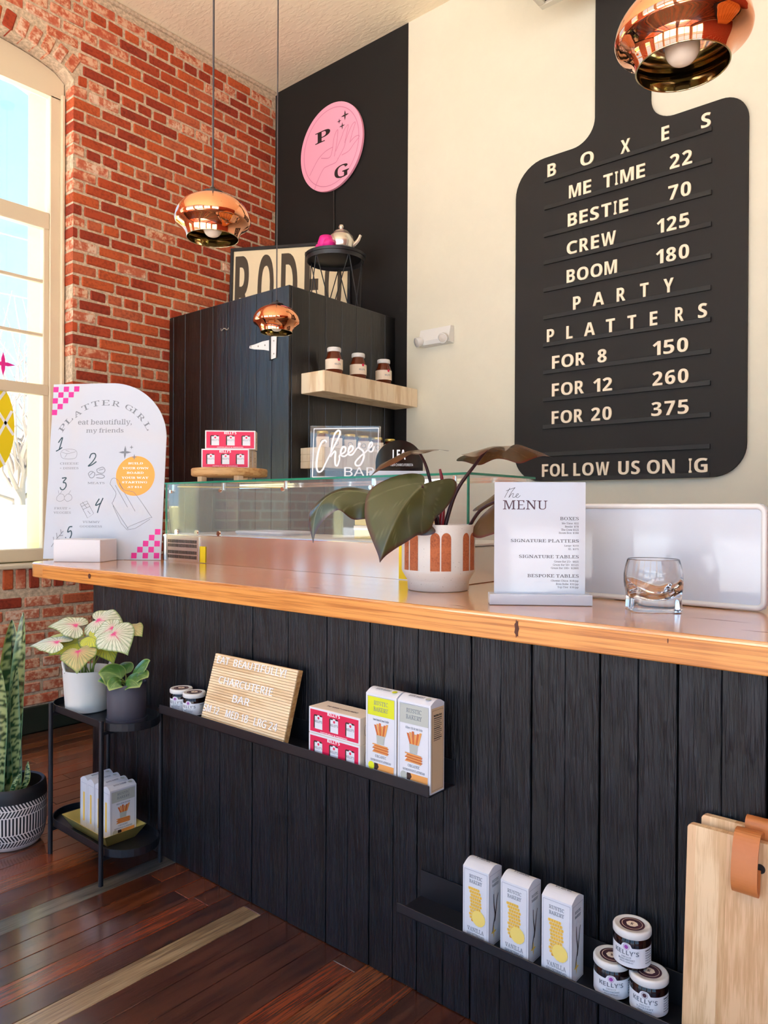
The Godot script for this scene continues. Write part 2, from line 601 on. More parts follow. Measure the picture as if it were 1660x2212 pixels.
	m.maple_letter = mk(rgb(244, 226, 198), 0.55)
	m.pink = mk(rgb(255, 172, 198), 0.55)
	m.pink_line = mk(rgb(214, 128, 158), 0.6)
	m.ink = mk(rgb(34, 22, 26), 0.6)
	m.white_plastic = mk(rgb(226, 224, 220), 0.35)
	m.lens = mk(rgb(214, 206, 196), 0.2)
	m.grey_plastic = mk(rgb(150, 140, 128), 0.5)
	m.pale_wood = tri_mat(rgb(246, 224, 190), 0.55, pale_v, Vector3(2.0, 0.6, 2.0))
	m.pale_wood_h = tri_mat(rgb(248, 220, 178), 0.5, pale_h, Vector3(0.9, 5.0, 5.0))
	m.board_wood = []
	for i in 3:
		m.board_wood.append(tri_mat([rgb(232, 190, 144), rgb(240, 206, 162), rgb(222, 180, 132)][i], 0.45, pale_v, Vector3(2.6, 0.9, 2.6), true, null, 1.0, Vector3(0.3 * i, 0.2 * i, 0)))
	m.oak = tri_mat(rgb(206, 164, 108), 0.55, grain_h, Vector3(1.2, 5.0, 5.0))
	m.leather = tri_mat(rgb(206, 124, 66), 0.42, plain_t, Vector3.ONE * 6.0)
	m.steel = mk(rgb(236, 224, 214), 0.24, 1.0)
	m.chrome = mk(rgb(235, 235, 235), 0.08, 1.0)
	m.slot = mk(rgb(18, 16, 15), 0.7)
	m.glass = glass(Color(0.90, 0.96, 0.93), 0.06)
	m.glass_edge = mk(rgb(28, 128, 100), 0.15)
	m.acrylic = glass(Color(0.95, 0.95, 0.95), 0.05)
	m.yellow = mk(rgb(250, 220, 20), 0.5)
	m.white_gloss = mk(rgb(204, 208, 216), 0.06)
	m.white_gloss.metallic_specular = 0.45
	m.black_gloss = mk(rgb(14, 14, 15), 0.06)
	m.blue_print = mk(rgb(90, 140, 190), 0.5)
	m.cookie_pale = mk(rgb(252, 224, 120), 0.6)
	m.lining = mk(rgb(206, 196, 160), 0.1, 1.0)
	m.white_print = mk(rgb(250, 250, 250), 0.5)
	m.white_card = mk(rgb(226, 227, 232), 0.5)
	m.cream_card = mk(rgb(240, 222, 200), 0.6)
	m.kraft = mk(rgb(222, 190, 150), 0.7)
	m.magenta = mk(rgb(236, 40, 148), 0.5)
	m.orange = mk(rgb(255, 172, 72), 0.5)
	m.grey_ink = mk(rgb(124, 130, 138), 0.6)
	m.teal_ink = mk(rgb(52, 80, 88), 0.6)
	m.red_card = mk(rgb(224, 24, 78), 0.45)
	m.plum = mk(rgb(78, 44, 56), 0.5)
	m.purple = mk(rgb(156, 70, 160), 0.5)
	m.jam = mk(rgb(26, 10, 10), 0.08)
	m.amber = mk(rgb(96, 34, 10), 0.08)
	m.lime_print = mk(rgb(222, 226, 30), 0.5)
	m.sage_print = mk(rgb(186, 190, 180), 0.5)
	m.line_print = mk(rgb(150, 158, 176), 0.5)
	m.cracker = mk(rgb(232, 160, 84), 0.6)
	m.cracker_dark = mk(rgb(206, 104, 46), 0.6)
	m.cookie = mk(rgb(250, 206, 92), 0.6)
	m.cookie_dark = mk(rgb(228, 158, 48), 0.6)
	m.pod = mk(rgb(60, 36, 30), 0.6)
	m.copper = mk(rgb(246, 170, 128), 0.03, 1.0)
	m.smoke_glass = glass(Color(0.72, 0.70, 0.58), 0.14)
	m.bulb = mk(rgb(244, 236, 220), 0.3)
	m.cap = mk(rgb(40, 34, 32), 0.3)
	m.cord = mk(rgb(70, 64, 66), 0.5)
	m.gold = mk(rgb(226, 200, 110), 0.3, 0.65)
	m.pot_white = mk(rgb(232, 229, 220), 0.55)
	m.pot_slate = mk(rgb(74, 72, 82), 0.6)
	m.soil = tri_mat(rgb(56, 40, 30), 0.95, mortar_t, Vector3.ONE * 14.0)
	m.terracotta = tri_mat(rgb(196, 108, 62), 0.75, brick_t, Vector3.ONE * 9.0)
	m.stem_dark = mk(rgb(56, 22, 26), 0.35)
	m.sheath = mk(rgb(150, 20, 36), 0.3)
	m.stem_green = mk(rgb(132, 150, 66), 0.5)
	var leaf := mk(Color.WHITE, 0.26)
	leaf.vertex_color_use_as_albedo = true
	m.leaf = leaf
	leaf.metallic_specular = 0.6
	var leaf_soft := mk(Color.WHITE, 0.5)
	leaf_soft.vertex_color_use_as_albedo = true
	leaf_soft.backlight_enabled = true
	leaf_soft.backlight = Color(0.25, 0.25, 0.12)
	m.leaf_soft = leaf_soft
	var tumbler := mk(Color(1.0, 1.0, 1.0, 0.0), 0.0)
	tumbler.transparency = BaseMaterial3D.TRANSPARENCY_ALPHA
	tumbler.refraction_enabled = true
	tumbler.refraction_scale = 0.05
	m.tumbler = tumbler
	# speckled stoneware
	var sp := Image.create(512, 512, false, Image.FORMAT_RGB8)
	sp.fill(rgb(228, 221, 212))
	for i in 300:
		var s := 1 if rng.randf() < 0.7 else rng.randi_range(2, 3)
		sp.fill_rect(Rect2i(rng.randi_range(0, 508), rng.randi_range(0, 508), s, s), rgb(92, 78, 66))
	m.speckle = tri_mat(Color.WHITE, 0.3, tex(sp), Vector3.ONE * 4.2, false, orange_peel, 0.6)
	m.tribal = tribal_material()
	m.canvas = tri_mat(rgb(238, 218, 180), 0.7, plain_t, Vector3.ONE * 2.0)
	m.rodeo_ink = mk(rgb(72, 60, 46), 0.7)
	m.branch = mk(rgb(150, 136, 124), 0.9)
	m.ground = mk(rgb(190, 190, 188), 0.9)
	m.hedge = mk(rgb(120, 128, 90), 0.9)
	m.silver = mk(rgb(226, 220, 208), 0.22, 0.8)

# black planter with white chevrons and stripes, printed round it
func tribal_material() -> StandardMaterial3D:
	var w := 1024
	var h := 256
	var im := Image.create(w, h, false, Image.FORMAT_RGB8)
	var K := rgb(24, 23, 24)
	var L := rgb(236, 226, 220)
	for y in h:
		var t := float(y) / h
		for x in w:
			var on := false
			if t < 0.235 or (t > 0.28 and t < 0.288) or (t > 0.33 and t < 0.338) or (t > 0.462 and t < 0.47) or (t > 0.512 and t < 0.52):
				on = true
			elif t < 0.28 or (t > 0.47 and t < 0.512):
				on = fposmod(x + t * 420.0, 16.0) < 8.0
			elif t < 0.33 or (t > 0.52 and t < 0.562):
				on = fposmod(x - t * 420.0, 16.0) < 8.0
			elif t < 0.462:
				on = fposmod(x, 16.0) < 7.5
			im.set_pixel(x, y, L if on else K)
	var s := mk(Color.WHITE, 0.5)
	s.albedo_texture = ImageTexture.create_from_image(im)
	return s

func make_shell() -> void:
	# floor: boards laid towards the back wall
	var f := structure("floor", bx(Vector3(ROOM_X / 2, -0.1185, ROOM_Z / 2), Vector3(ROOM_X + 0.9, 0.2, ROOM_Z + 0.4)), m.floor_base)
	var pitch := 0.0854
	var x := 2.166 - pitch * 25.0
	var row := 0
	while x < ROOM_X:
		var w := pitch - rng.randf_range(0.0012, 0.0030)
		var x0 := maxf(x, 0.0)
		if x + w > x0 + 0.01:
			var z := 0.0
			var cuts := [rng.randf_range(1.2, 2.4)]
			cuts.append(cuts[0] + rng.randf_range(1.8, 2.6))
			cuts.append(ROOM_Z)
			for c in cuts:
				var mat: Material = m.floor[rng.randi_range(0, 5)]
				if row == 28 and z > 0.1:
					mat = m.floor_pale
				elif row == 22 and z > 0.1:
					mat = m.floor_grey
				part(f, "plank", bx(Vector3.ZERO, Vector3(x + w - x0, 0.018, c - z - 0.0015), 0.0012), mat, Transform3D(Basis(), Vector3((x + w + x0) / 2, -0.009 - rng.randf_range(0.0, 0.0008), (z + c) / 2)))
				z = c
		x += pitch
		row += 1
	structure("ceiling", bx(Vector3(ROOM_X / 2, CEIL + 0.1, ROOM_Z / 2), Vector3(ROOM_X + 0.4, 0.2, ROOM_Z + 0.4)), m.ceiling)
	# back wall: black-painted corner, cream beyond
	var wb := structure("wall_back", bx(Vector3((1.298 + ROOM_X) / 2, CEIL / 2, -0.1), Vector3(ROOM_X - 1.298, CEIL, 0.2)), m.wall_white)
	part(wb, "black_painted_section", bx(Vector3(1.298 / 2 - 0.25, CEIL / 2, -0.1), Vector3(1.298 + 0.5, CEIL, 0.2)), m.wall_black)
	# wall on the far right, in brick
	var wm := MB.new()
	for q in [[0.0, CEIL, 0.0, 3.9], [0.0, CEIL, 5.9, ROOM_Z], [0.0, 0.4, 3.9, 5.9], [4.1, CEIL, 3.9, 5.9]]:
		wm.box(Vector3(ROOM_X + 0.1, (q[0] + q[1]) / 2, (q[2] + q[3]) / 2), Vector3(0.2, q[1] - q[0], q[3] - q[2]))
	var wr := structure("wall_right", wm.mesh(), m.mortar)
	var rb := MB.new()
	for r in 62:
		var y := 0.12 + r * 0.0715
		var z := 0.02 - (0.11 if r % 2 else 0.0)
		while z < ROOM_Z - 0.05:
			var a := maxf(z, 0.02)
			var b := minf(z + 0.205, ROOM_Z - 0.02)
			var clear := y < 0.33 or y > 4.11 or b < 3.9 or a > 5.9
			if y + 0.06 < CEIL and b - a > 0.03 and clear:
				rb.box(Vector3(ROOM_X - 0.004, y + 0.03, (a + b) / 2), Vector3(0.02, 0.0605, b - a))
			z += 0.216
	var rbo := part(wr, "bricks", rb.mesh(), m.bricks[1])
	rbo.set_meta("kind", "stuff")
	var w6 := structure("window_6", bx(Vector3(ROOM_X + 0.05, 0.41, 4.9), Vector3(0.16, 0.04, 2.0), 0.006), m.window_paint)  # unseen side window, added to bring more light into the room
	for q in [3.94, 4.9, 5.86]:
		part(w6, "mullion", bx(Vector3(ROOM_X + 0.1, 2.25, q), Vector3(0.08, 3.7, 0.07), 0.006), m.window_paint)
	for q in [0.44, 2.25, 4.06]:
		part(w6, "rail", bx(Vector3(ROOM_X + 0.1, q, 4.9), Vector3(0.08, 0.07, 2.0), 0.006), m.window_paint)
	part(w6, "pane", bx(Vector3(ROOM_X + 0.1, 2.25, 4.9), Vector3(0.006, 3.7, 2.0)), m.shop_pane)
	# street front behind the camera: piers, sill and head round three tall windows
	var fr := MB.new()
	fr.box(Vector3(ROOM_X / 2, 0.06, ROOM_Z + 0.1), Vector3(ROOM_X, 0.12, 0.2))
	fr.box(Vector3(ROOM_X / 2, 4.375, ROOM_Z + 0.1), Vector3(ROOM_X, 0.25, 0.2))
	var edges := [[0.0, 0.15], [2.15, 2.35], [4.25, 4.45], [6.45, ROOM_X]]
	for e in edges:
		fr.box(Vector3((e[0] + e[1]) / 2, 2.185, ROOM_Z + 0.1), Vector3(e[1] - e[0], 4.13, 0.2))
	structure("wall_front", fr.mesh(), m.wall_white)
	for k in 3:
		var a: float = edges[k][1]
		var b: float = edges[k + 1][0]
		var wn := structure("window_%d" % (k + 3), bx(Vector3((a + b) / 2, 0.14, ROOM_Z + 0.04), Vector3(b - a, 0.04, 0.16), 0.006), m.window_paint)
		for q in [a + 0.035, b - 0.035, (a + b) / 2]:
			part(wn, "mullion", bx(Vector3(q, 2.185, ROOM_Z + 0.1), Vector3(0.07, 4.13, 0.08), 0.006), m.window_paint)
		for q in [0.16, 2.25, 3.1, 4.215]:
			part(wn, "rail", bx(Vector3((a + b) / 2, q, ROOM_Z + 0.1), Vector3(b - a, 0.07, 0.08), 0.006), m.window_paint)
		part(wn, "pane", bx(Vector3((a + b) / 2, 2.185, ROOM_Z + 0.1), Vector3(b - a, 4.13, 0.006)), m.shop_pane)

# wall at the left, all brick, with two arched windows
const WIN := [[1.615, 2.95], [4.1, 5.44]]
func arch_y(z: float, k: int) -> float:
	var mid: float = (WIN[k][0] + WIN[k][1]) / 2
	var half: float = (WIN[k][1] - WIN[k][0]) / 2
	return 3.89 + 0.125 * sqrt(maxf(0.0, 1.0 - pow((z - mid) / half, 2)))

func wall_slab(b: MB, x0: float, x1: float, inset: float, foot: float, top_cut: float) -> void:
	var z := -0.2
	for k in 2:
		var a: float = WIN[k][0] + inset
		var c: float = WIN[k][1] - inset
		b.box(Vector3((x0 + x1) / 2, CEIL / 2, (z + a) / 2), Vector3(x1 - x0, CEIL, a - z))
		b.box(Vector3((x0 + x1) / 2, foot / 2, (a + c) / 2), Vector3(x1 - x0, foot, c - a))
		var poly := PackedVector2Array([Vector2(a, CEIL), Vector2(c, CEIL)])
		for j in 25:
			var q := lerpf(c, a, j / 24.0)
			poly.append(Vector2(q, arch_y(q, k) + top_cut))
		b.prism(poly, x0, x1, Transform3D(Basis(Vector3(0, 0, 1), Vector3(0, 1, 0), Vector3(1, 0, 0)), Vector3.ZERO))
		z = c
	b.box(Vector3((x0 + x1) / 2, CEIL / 2, (z + ROOM_Z + 0.2) / 2), Vector3(x1 - x0, CEIL, ROOM_Z + 0.2 - z))

func make_brick_wall() -> void:
	var core := MB.new()
	wall_slab(core, -0.16, -0.007, -0.005, 0.96, 0.006)
	var wl := structure("wall_left", core.mesh(), m.mortar)
	var outer := MB.new()
	wall_slab(outer, -0.45, -0.16, 0.065, 0.99, -0.02)
	part(wl, "outer_masonry", outer.mesh(), m.yellow_wall, Transform3D(), "pale yellow painted outer masonry")
	# brick shapes: a few uneven variants of each kind
	var shapes := {}
	for kind in ["long", "short"]:
		shapes[kind] = []
		for i in 5:
			var b := MB.new()
			var sz := Vector3(0.1, 0.0578, 0.203 if kind == "long" else 0.096)
			b.box(Vector3(-0.05, 0, 0), sz, 0.006)
			for j in b.v.size():
				var p := b.v[j]
				var h := sin(p.y * 131.0 + i * 2.1) * cos(p.z * 57.0 + i * 1.3)
				b.v[j] = p + Vector3(0.0015 * sin(p.z * 40.0 + i * 2.0), 0.0016 * sin(p.z * 33.0 + i * 1.7), 0.0018 * h)
			shapes[kind].append(b.mesh())
	var list := []
	var lime_field := FastNoiseLite.new()
	lime_field.seed = 4
	lime_field.frequency = 0.9
	var rows := 61
	for r in rows:
		var y := 0.155 + r * 0.0715 + 0.03
		if y > CEIL - 0.03:
			break
		var header := r % 6 == 4
		var len := 0.098 if header else 0.205
		var z := -0.05 - (0.108 if r % 2 else 0.0) * (0.5 if header else 1.0) - rng.randf_range(0.0, 0.03)
		while z < ROOM_Z:
			var step := len + rng.randf_range(-0.012, 0.010) if not header else len + rng.randf_range(-0.006, 0.006)
			var spans := [[z, z + step]]
			for k in 2:
				var kept := []
				for s in spans:
					var inside := y > 0.80 and y < 4.24
					var top := 3.86
					var a: float = WIN[k][0]
					var c: float = WIN[k][1]
					if y > 0.80 and y < 0.98:
						a -= 0.03
						c += 0.03
					if y > top - 0.02:
						# ring of the arch: keep clear of it
						var q := clampf((s[0] + s[1]) / 2, a - 0.02, c + 0.02)
						inside = y < 4.02 + 0.125 * sqrt(maxf(0.0, 1.0 - pow((q - (a + c) / 2) / ((c - a) / 2 + 0.06), 2))) and y > 0.8
						a -= 0.035
						c += 0.035
					if not inside:
						kept.append(s)
						continue
					if s[1] <= a or s[0] >= c:
						kept.append(s)
						continue
					if s[0] < a:
						kept.append([s[0], a])
					if s[1] > c:
						kept.append([c, s[1]])
				spans = kept
			for s in spans:
				var a: float = maxf(s[0], 0.002)
				var c: float = minf(s[1], ROOM_Z)
				if c - a > 0.025:
					list.append([Vector3(rng.randf_range(-0.003, 0.003), y, (a + c) / 2), c - a, header])
			z += step + 0.014
	# bricks on edge under the window board
	var extra := []
	for k in 2:
		var z: float = WIN[k][0] - 0.03
		while z < WIN[k][1]:
			extra.append([Transform3D(Basis(Vector3(1, 0, 0), Vector3(0, 0, 1), Vector3(0, -1, 0)), Vector3(rng.randf_range(-0.002, 0.003), 0.895, z + 0.031)), 0.118])
			z += 0.0735
		# voussoirs of the flat arch
		var a: float = WIN[k][0] - 0.02
		var n := 19
		for i in n:
			var q: float = a + (WIN[k][1] - WIN[k][0] + 0.04) * (i + 0.5) / n
			var qc := clampf(q, WIN[k][0] + 0.03, WIN[k][1] - 0.03)
			var mid: float = (WIN[k][0] + WIN[k][1]) / 2
			var lean: float = (q - mid) / 0.67 * 0.55
			var b := Basis(Vector3(1, 0, 0), lean)
			extra.append([Transform3D(b * Basis(Vector3(1, 0, 0), Vector3(0, 0, 1), Vector3(0, -1, 0)), Vector3(rng.randf_range(-0.002, 0.004), arch_y(qc, k) + 0.062, q + sin(lean) * 0.03)), 0.112])
	var order := []
	for e in list:
		var p: Vector3 = e[0]
		var seen := in_view(p) and not (p.z < 0.95 and p.y < 2.5) and p.z < 2.3
		order.append([p.distance_to(CAM) if seen else 100.0 + p.distance_to(CAM), e, null])
	for e in extra:
		var p: Vector3 = e[0].origin
		order.append([p.distance_to(CAM) - 1.0 if in_view(p) and p.z < 2.3 else 100.0 + p.distance_to(CAM), null, e])
	order.sort_custom(func(q, w): return q[0] < w[0])
	var rest := {}
	var made := 0
	for o in order:
		var xf: Transform3D
		var kind := "long"
		var length := 0.205
		var p: Vector3
		if o[1]:
			p = o[1][0]
			kind = "short" if o[1][1] < 0.13 else "long"
			length = o[1][1]
			xf = Transform3D(Basis(), p)
		else:
			xf = o[2][0]
			p = xf.origin
			kind = "short"
			length = o[2][1]
		var natural := 0.098 if kind == "short" else 0.205
		xf.basis = xf.basis * Basis.from_scale(Vector3(1, 1, length / natural))
		# lime wash and old plaster cling to the bricks beside the window and along the top; low bricks limed too, more of them to offset weak light there
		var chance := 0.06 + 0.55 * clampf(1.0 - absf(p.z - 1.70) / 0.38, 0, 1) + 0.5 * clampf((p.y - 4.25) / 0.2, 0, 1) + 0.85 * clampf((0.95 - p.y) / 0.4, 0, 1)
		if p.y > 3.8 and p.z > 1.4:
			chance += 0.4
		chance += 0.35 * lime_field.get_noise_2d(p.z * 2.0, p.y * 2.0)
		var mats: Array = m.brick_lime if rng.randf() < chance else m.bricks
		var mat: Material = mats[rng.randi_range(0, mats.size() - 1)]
		var sh: ArrayMesh = shapes[kind][rng.randi_range(0, 4)]
		if made < 300 and o[0] < 100.0:
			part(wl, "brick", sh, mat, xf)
			made += 1
		else:
			if not rest.has(mat):
				rest[mat] = SurfaceTool.new()
				rest[mat].begin(Mesh.PRIMITIVE_TRIANGLES)
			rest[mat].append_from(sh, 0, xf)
	var whole := ArrayMesh.new()
	var keep := []
	for mat in rest:
		var one: ArrayMesh = rest[mat].commit()
		whole.add_surface_from_arrays(Mesh.PRIMITIVE_TRIANGLES, one.surface_get_arrays(0))
		whole.surface_set_material(whole.get_surface_count() - 1, mat)
	var ro := MeshInstance3D.new()
	ro.name = "further_bricks"
	ro.mesh = whole
	ro.set_meta("kind", "stuff")
	wl.add_child(ro, true)
	# crumbly bead of mortar where wall meets ceiling
	part(wl, "mortar_bead", bx(Vector3(0.004, CEIL - 0.012, ROOM_Z / 2), Vector3(0.03, 0.024, ROOM_Z), 0.008), m.mortar)
	structure("baseboard_left", bx(Vector3(0.011, 0.0755, ROOM_Z / 2), Vector3(0.022, 0.151, ROOM_Z), 0.004), m.baseboard)

func make_windows() -> void:
	for k in 2:
		var a: float = WIN[k][0]
		var c: float = WIN[k][1]
		var X := -0.11
		var flip := Transform3D(Basis(Vector3(0, 0, 1), Vector3(0, 1, 0), Vector3(1, 0, 0)), Vector3.ZERO)
		# arched casing with a rectangular light cut from it
		var poly := PackedVector2Array()
		for j in 25:
			var q := lerpf(a + 0.002, c - 0.002, j / 24.0)
			poly.append(Vector2(q, arch_y(q, k) - 0.002))
		poly.append(Vector2(c - 0.002, 3.79))
		poly.append(Vector2(a + 0.002, 3.79))
		var head := MB.new()
		head.prism(poly, X - 0.05, X, flip)
		var w := structure("window_%d" % (k + 1), head.mesh(), m.window_paint)
		for q in [[a + 0.002, a + 0.085], [c - 0.085, c - 0.002]]:
			part(w, "jamb", bx(Vector3(X - 0.03, 2.39, (q[0] + q[1]) / 2), Vector3(0.06, 2.82, q[1] - q[0]), 0.004), m.window_paint)
			var s := 1.0 if q[0] < (a + c) / 2 else -1.0
			var edge: float = q[0] if s > 0 else q[1]
			part(w, "outer_bead", bx(Vector3(X + 0.012, 2.40, edge + s * 0.012), Vector3(0.024, 2.84, 0.022), 0.005), m.window_paint)
			var inner: float = q[1] if s > 0 else q[0]
			part(w, "sash_stile", bx(Vector3(X - 0.035, 2.01, inner + s * 0.016), Vector3(0.045, 1.96, 0.034), 0.004), m.window_paint)
		var g0 := a + 0.085
		var g1 := c - 0.085
		for r in [[2.985, 3.085, 0.05, "transom"], [1.98, 2.045, 0.046, "meeting_rail"], [0.985, 1.06, 0.06, "bottom_rail"]]:
			part(w, r[3], bx(Vector3(X - 0.028, (r[0] + r[1]) / 2, (g0 + g1) / 2), Vector3(r[2], r[1] - r[0], g1 - g0), 0.005), m.window_paint)
		for y in [2.668, 2.345]:
			part(w, "glazing_bar", bx(Vector3(X - 0.035, y, (g0 + g1) / 2), Vector3(0.03, 0.02, g1 - g0), 0.004), m.window_paint)
		part(w, "sill_board", bx(Vector3(-0.055, 0.966, (a + c) / 2), Vector3(0.15, 0.026, c - a + 0.02), 0.006), m.window_paint)
		for y in [[3.085, 3.79], [2.678, 2.985], [2.355, 2.658], [2.045, 2.335], [1.06, 1.98]]:
			part(w, "pane", bx(Vector3(X - 0.04, (y[0] + y[1]) / 2, (g0 + g1) / 2), Vector3(0.005, y[1] - y[0], g1 - g0)), m.pane)

func make_outside() -> void:
	structure("ground", bx(Vector3(0, -0.7, 0), Vector3(120, 0.1, 120)), m.ground)
	# bare street tree
	var t := thing("street_tree", "bare leafless tree seen through the window glass", "tree", Vector3(-9, -0.65, -2.0))
	var b := MB.new()
	b.tube([Vector3(0, 0, 0), Vector3(0.1, 1.6, 0.05), Vector3(0, 3.0, 0)], [0.16, 0.12, 0.1], 8)
	part(t, "trunk", b.mesh(), m.branch)
	var tw := MB.new()
	var r := RandomNumberGenerator.new()
	r.seed = 12
	for i in 26:
		var p := Vector3(0, 2.0 + r.randf() * 1.2, 0)
		var d := Vector3(r.randf_range(-1, 1), r.randf_range(0.3, 1.3), r.randf_range(-1, 1)).normalized()
		var pts := [p]
		for j in 4:
			d = (d + Vector3(r.randf_range(-0.4, 0.4), r.randf_range(-0.1, 0.4), r.randf_range(-0.4, 0.4))).normalized()
			p += d * 0.6
			pts.append(p)
			var q := p
			var e := (d + Vector3(r.randf_range(-1, 1), r.randf_range(-0.2, 0.6), r.randf_range(-1, 1))).normalized()
			tw.tube([q, q + e * 0.5, q + e * 0.9 + Vector3(0, 0.1, 0)], [0.014, 0.009, 0.004], 4, false)
		tw.tube(pts, [0.045, 0.034, 0.024, 0.016, 0.008], 5, false)
	part(t, "branches", tw.mesh(), m.branch)
	for i in 3:
		var y: float = [5.4, 5.1, 4.3][i]
		var o := part(self, "overhead_wire", tubed([Vector3(-6, y, -8), Vector3(-6, y - 0.15, 1), Vector3(-6, y, 10)], 0.008, 5), m.branch)
		o.set_meta("label", ["upper of two close overhead wires outside the window", "lower of two close overhead wires outside the window", "lowest overhead wire outside the window"][i])
		o.set_meta("category", "wire")
	var wallo := part(self, "low_wall", bx(Vector3(-7.5, 0.35, 0), Vector3(0.3, 2.0, 24.0), 0.02), m.yellow_wall)
	wallo.set_meta("label", "pale low wall across the street outside the window")
	wallo.set_meta("category", "wall")
	# painted ornament stuck on the window glass
	var d := thing("window_decal", "yellow painted ornament with pink top on the window glass", "decal", Vector3(-0.147, 1.53, 2.005))
	var flip := Transform3D(Basis(Vector3(0, 0, -1), Vector3(0, 1, 0), Vector3(1, 0, 0)), Vector3.ZERO)
	var body := PackedVector2Array()
	for j in 40:
		var a := TAU * j / 40.0
		body.append(Vector2(0.115 * cos(a), 0.25 + (0.25 if sin(a) > 0 else 0.26) * sin(a)))
	var bm := MB.new()
	bm.prism(body, 0.0, 0.0012, flip)
	part(d, "body", bm.mesh(), m.yellow)
	var lm := MB.new()
	for q in [[-0.1, 0.34, 0.06, 0.02], [0.1, 0.34, -0.06, 0.02], [-0.06, 0.45, 0.11, 0.2], [0.06, 0.45, -0.11, 0.2]]:
		lm.pen([Vector2(q[0], q[1]), Vector2(q[2], q[3])], 0.016, 0.0012, flip)
	part(d, "white_lines", lm.mesh(), m.white_print)
	var cm := MB.new()
	cm.prism(rrect(-0.03, 0.5, 0.03, 0.58, 0.01), 0.0, 0.0012, flip)
	part(d, "neck", cm.mesh(), m.white_print)
	var pm := MB.new()
	pm.prism(star(0.05, 0.61, 0.07), 0.0, 0.0012, flip)
	part(d, "tuft", pm.mesh(), m.magenta)

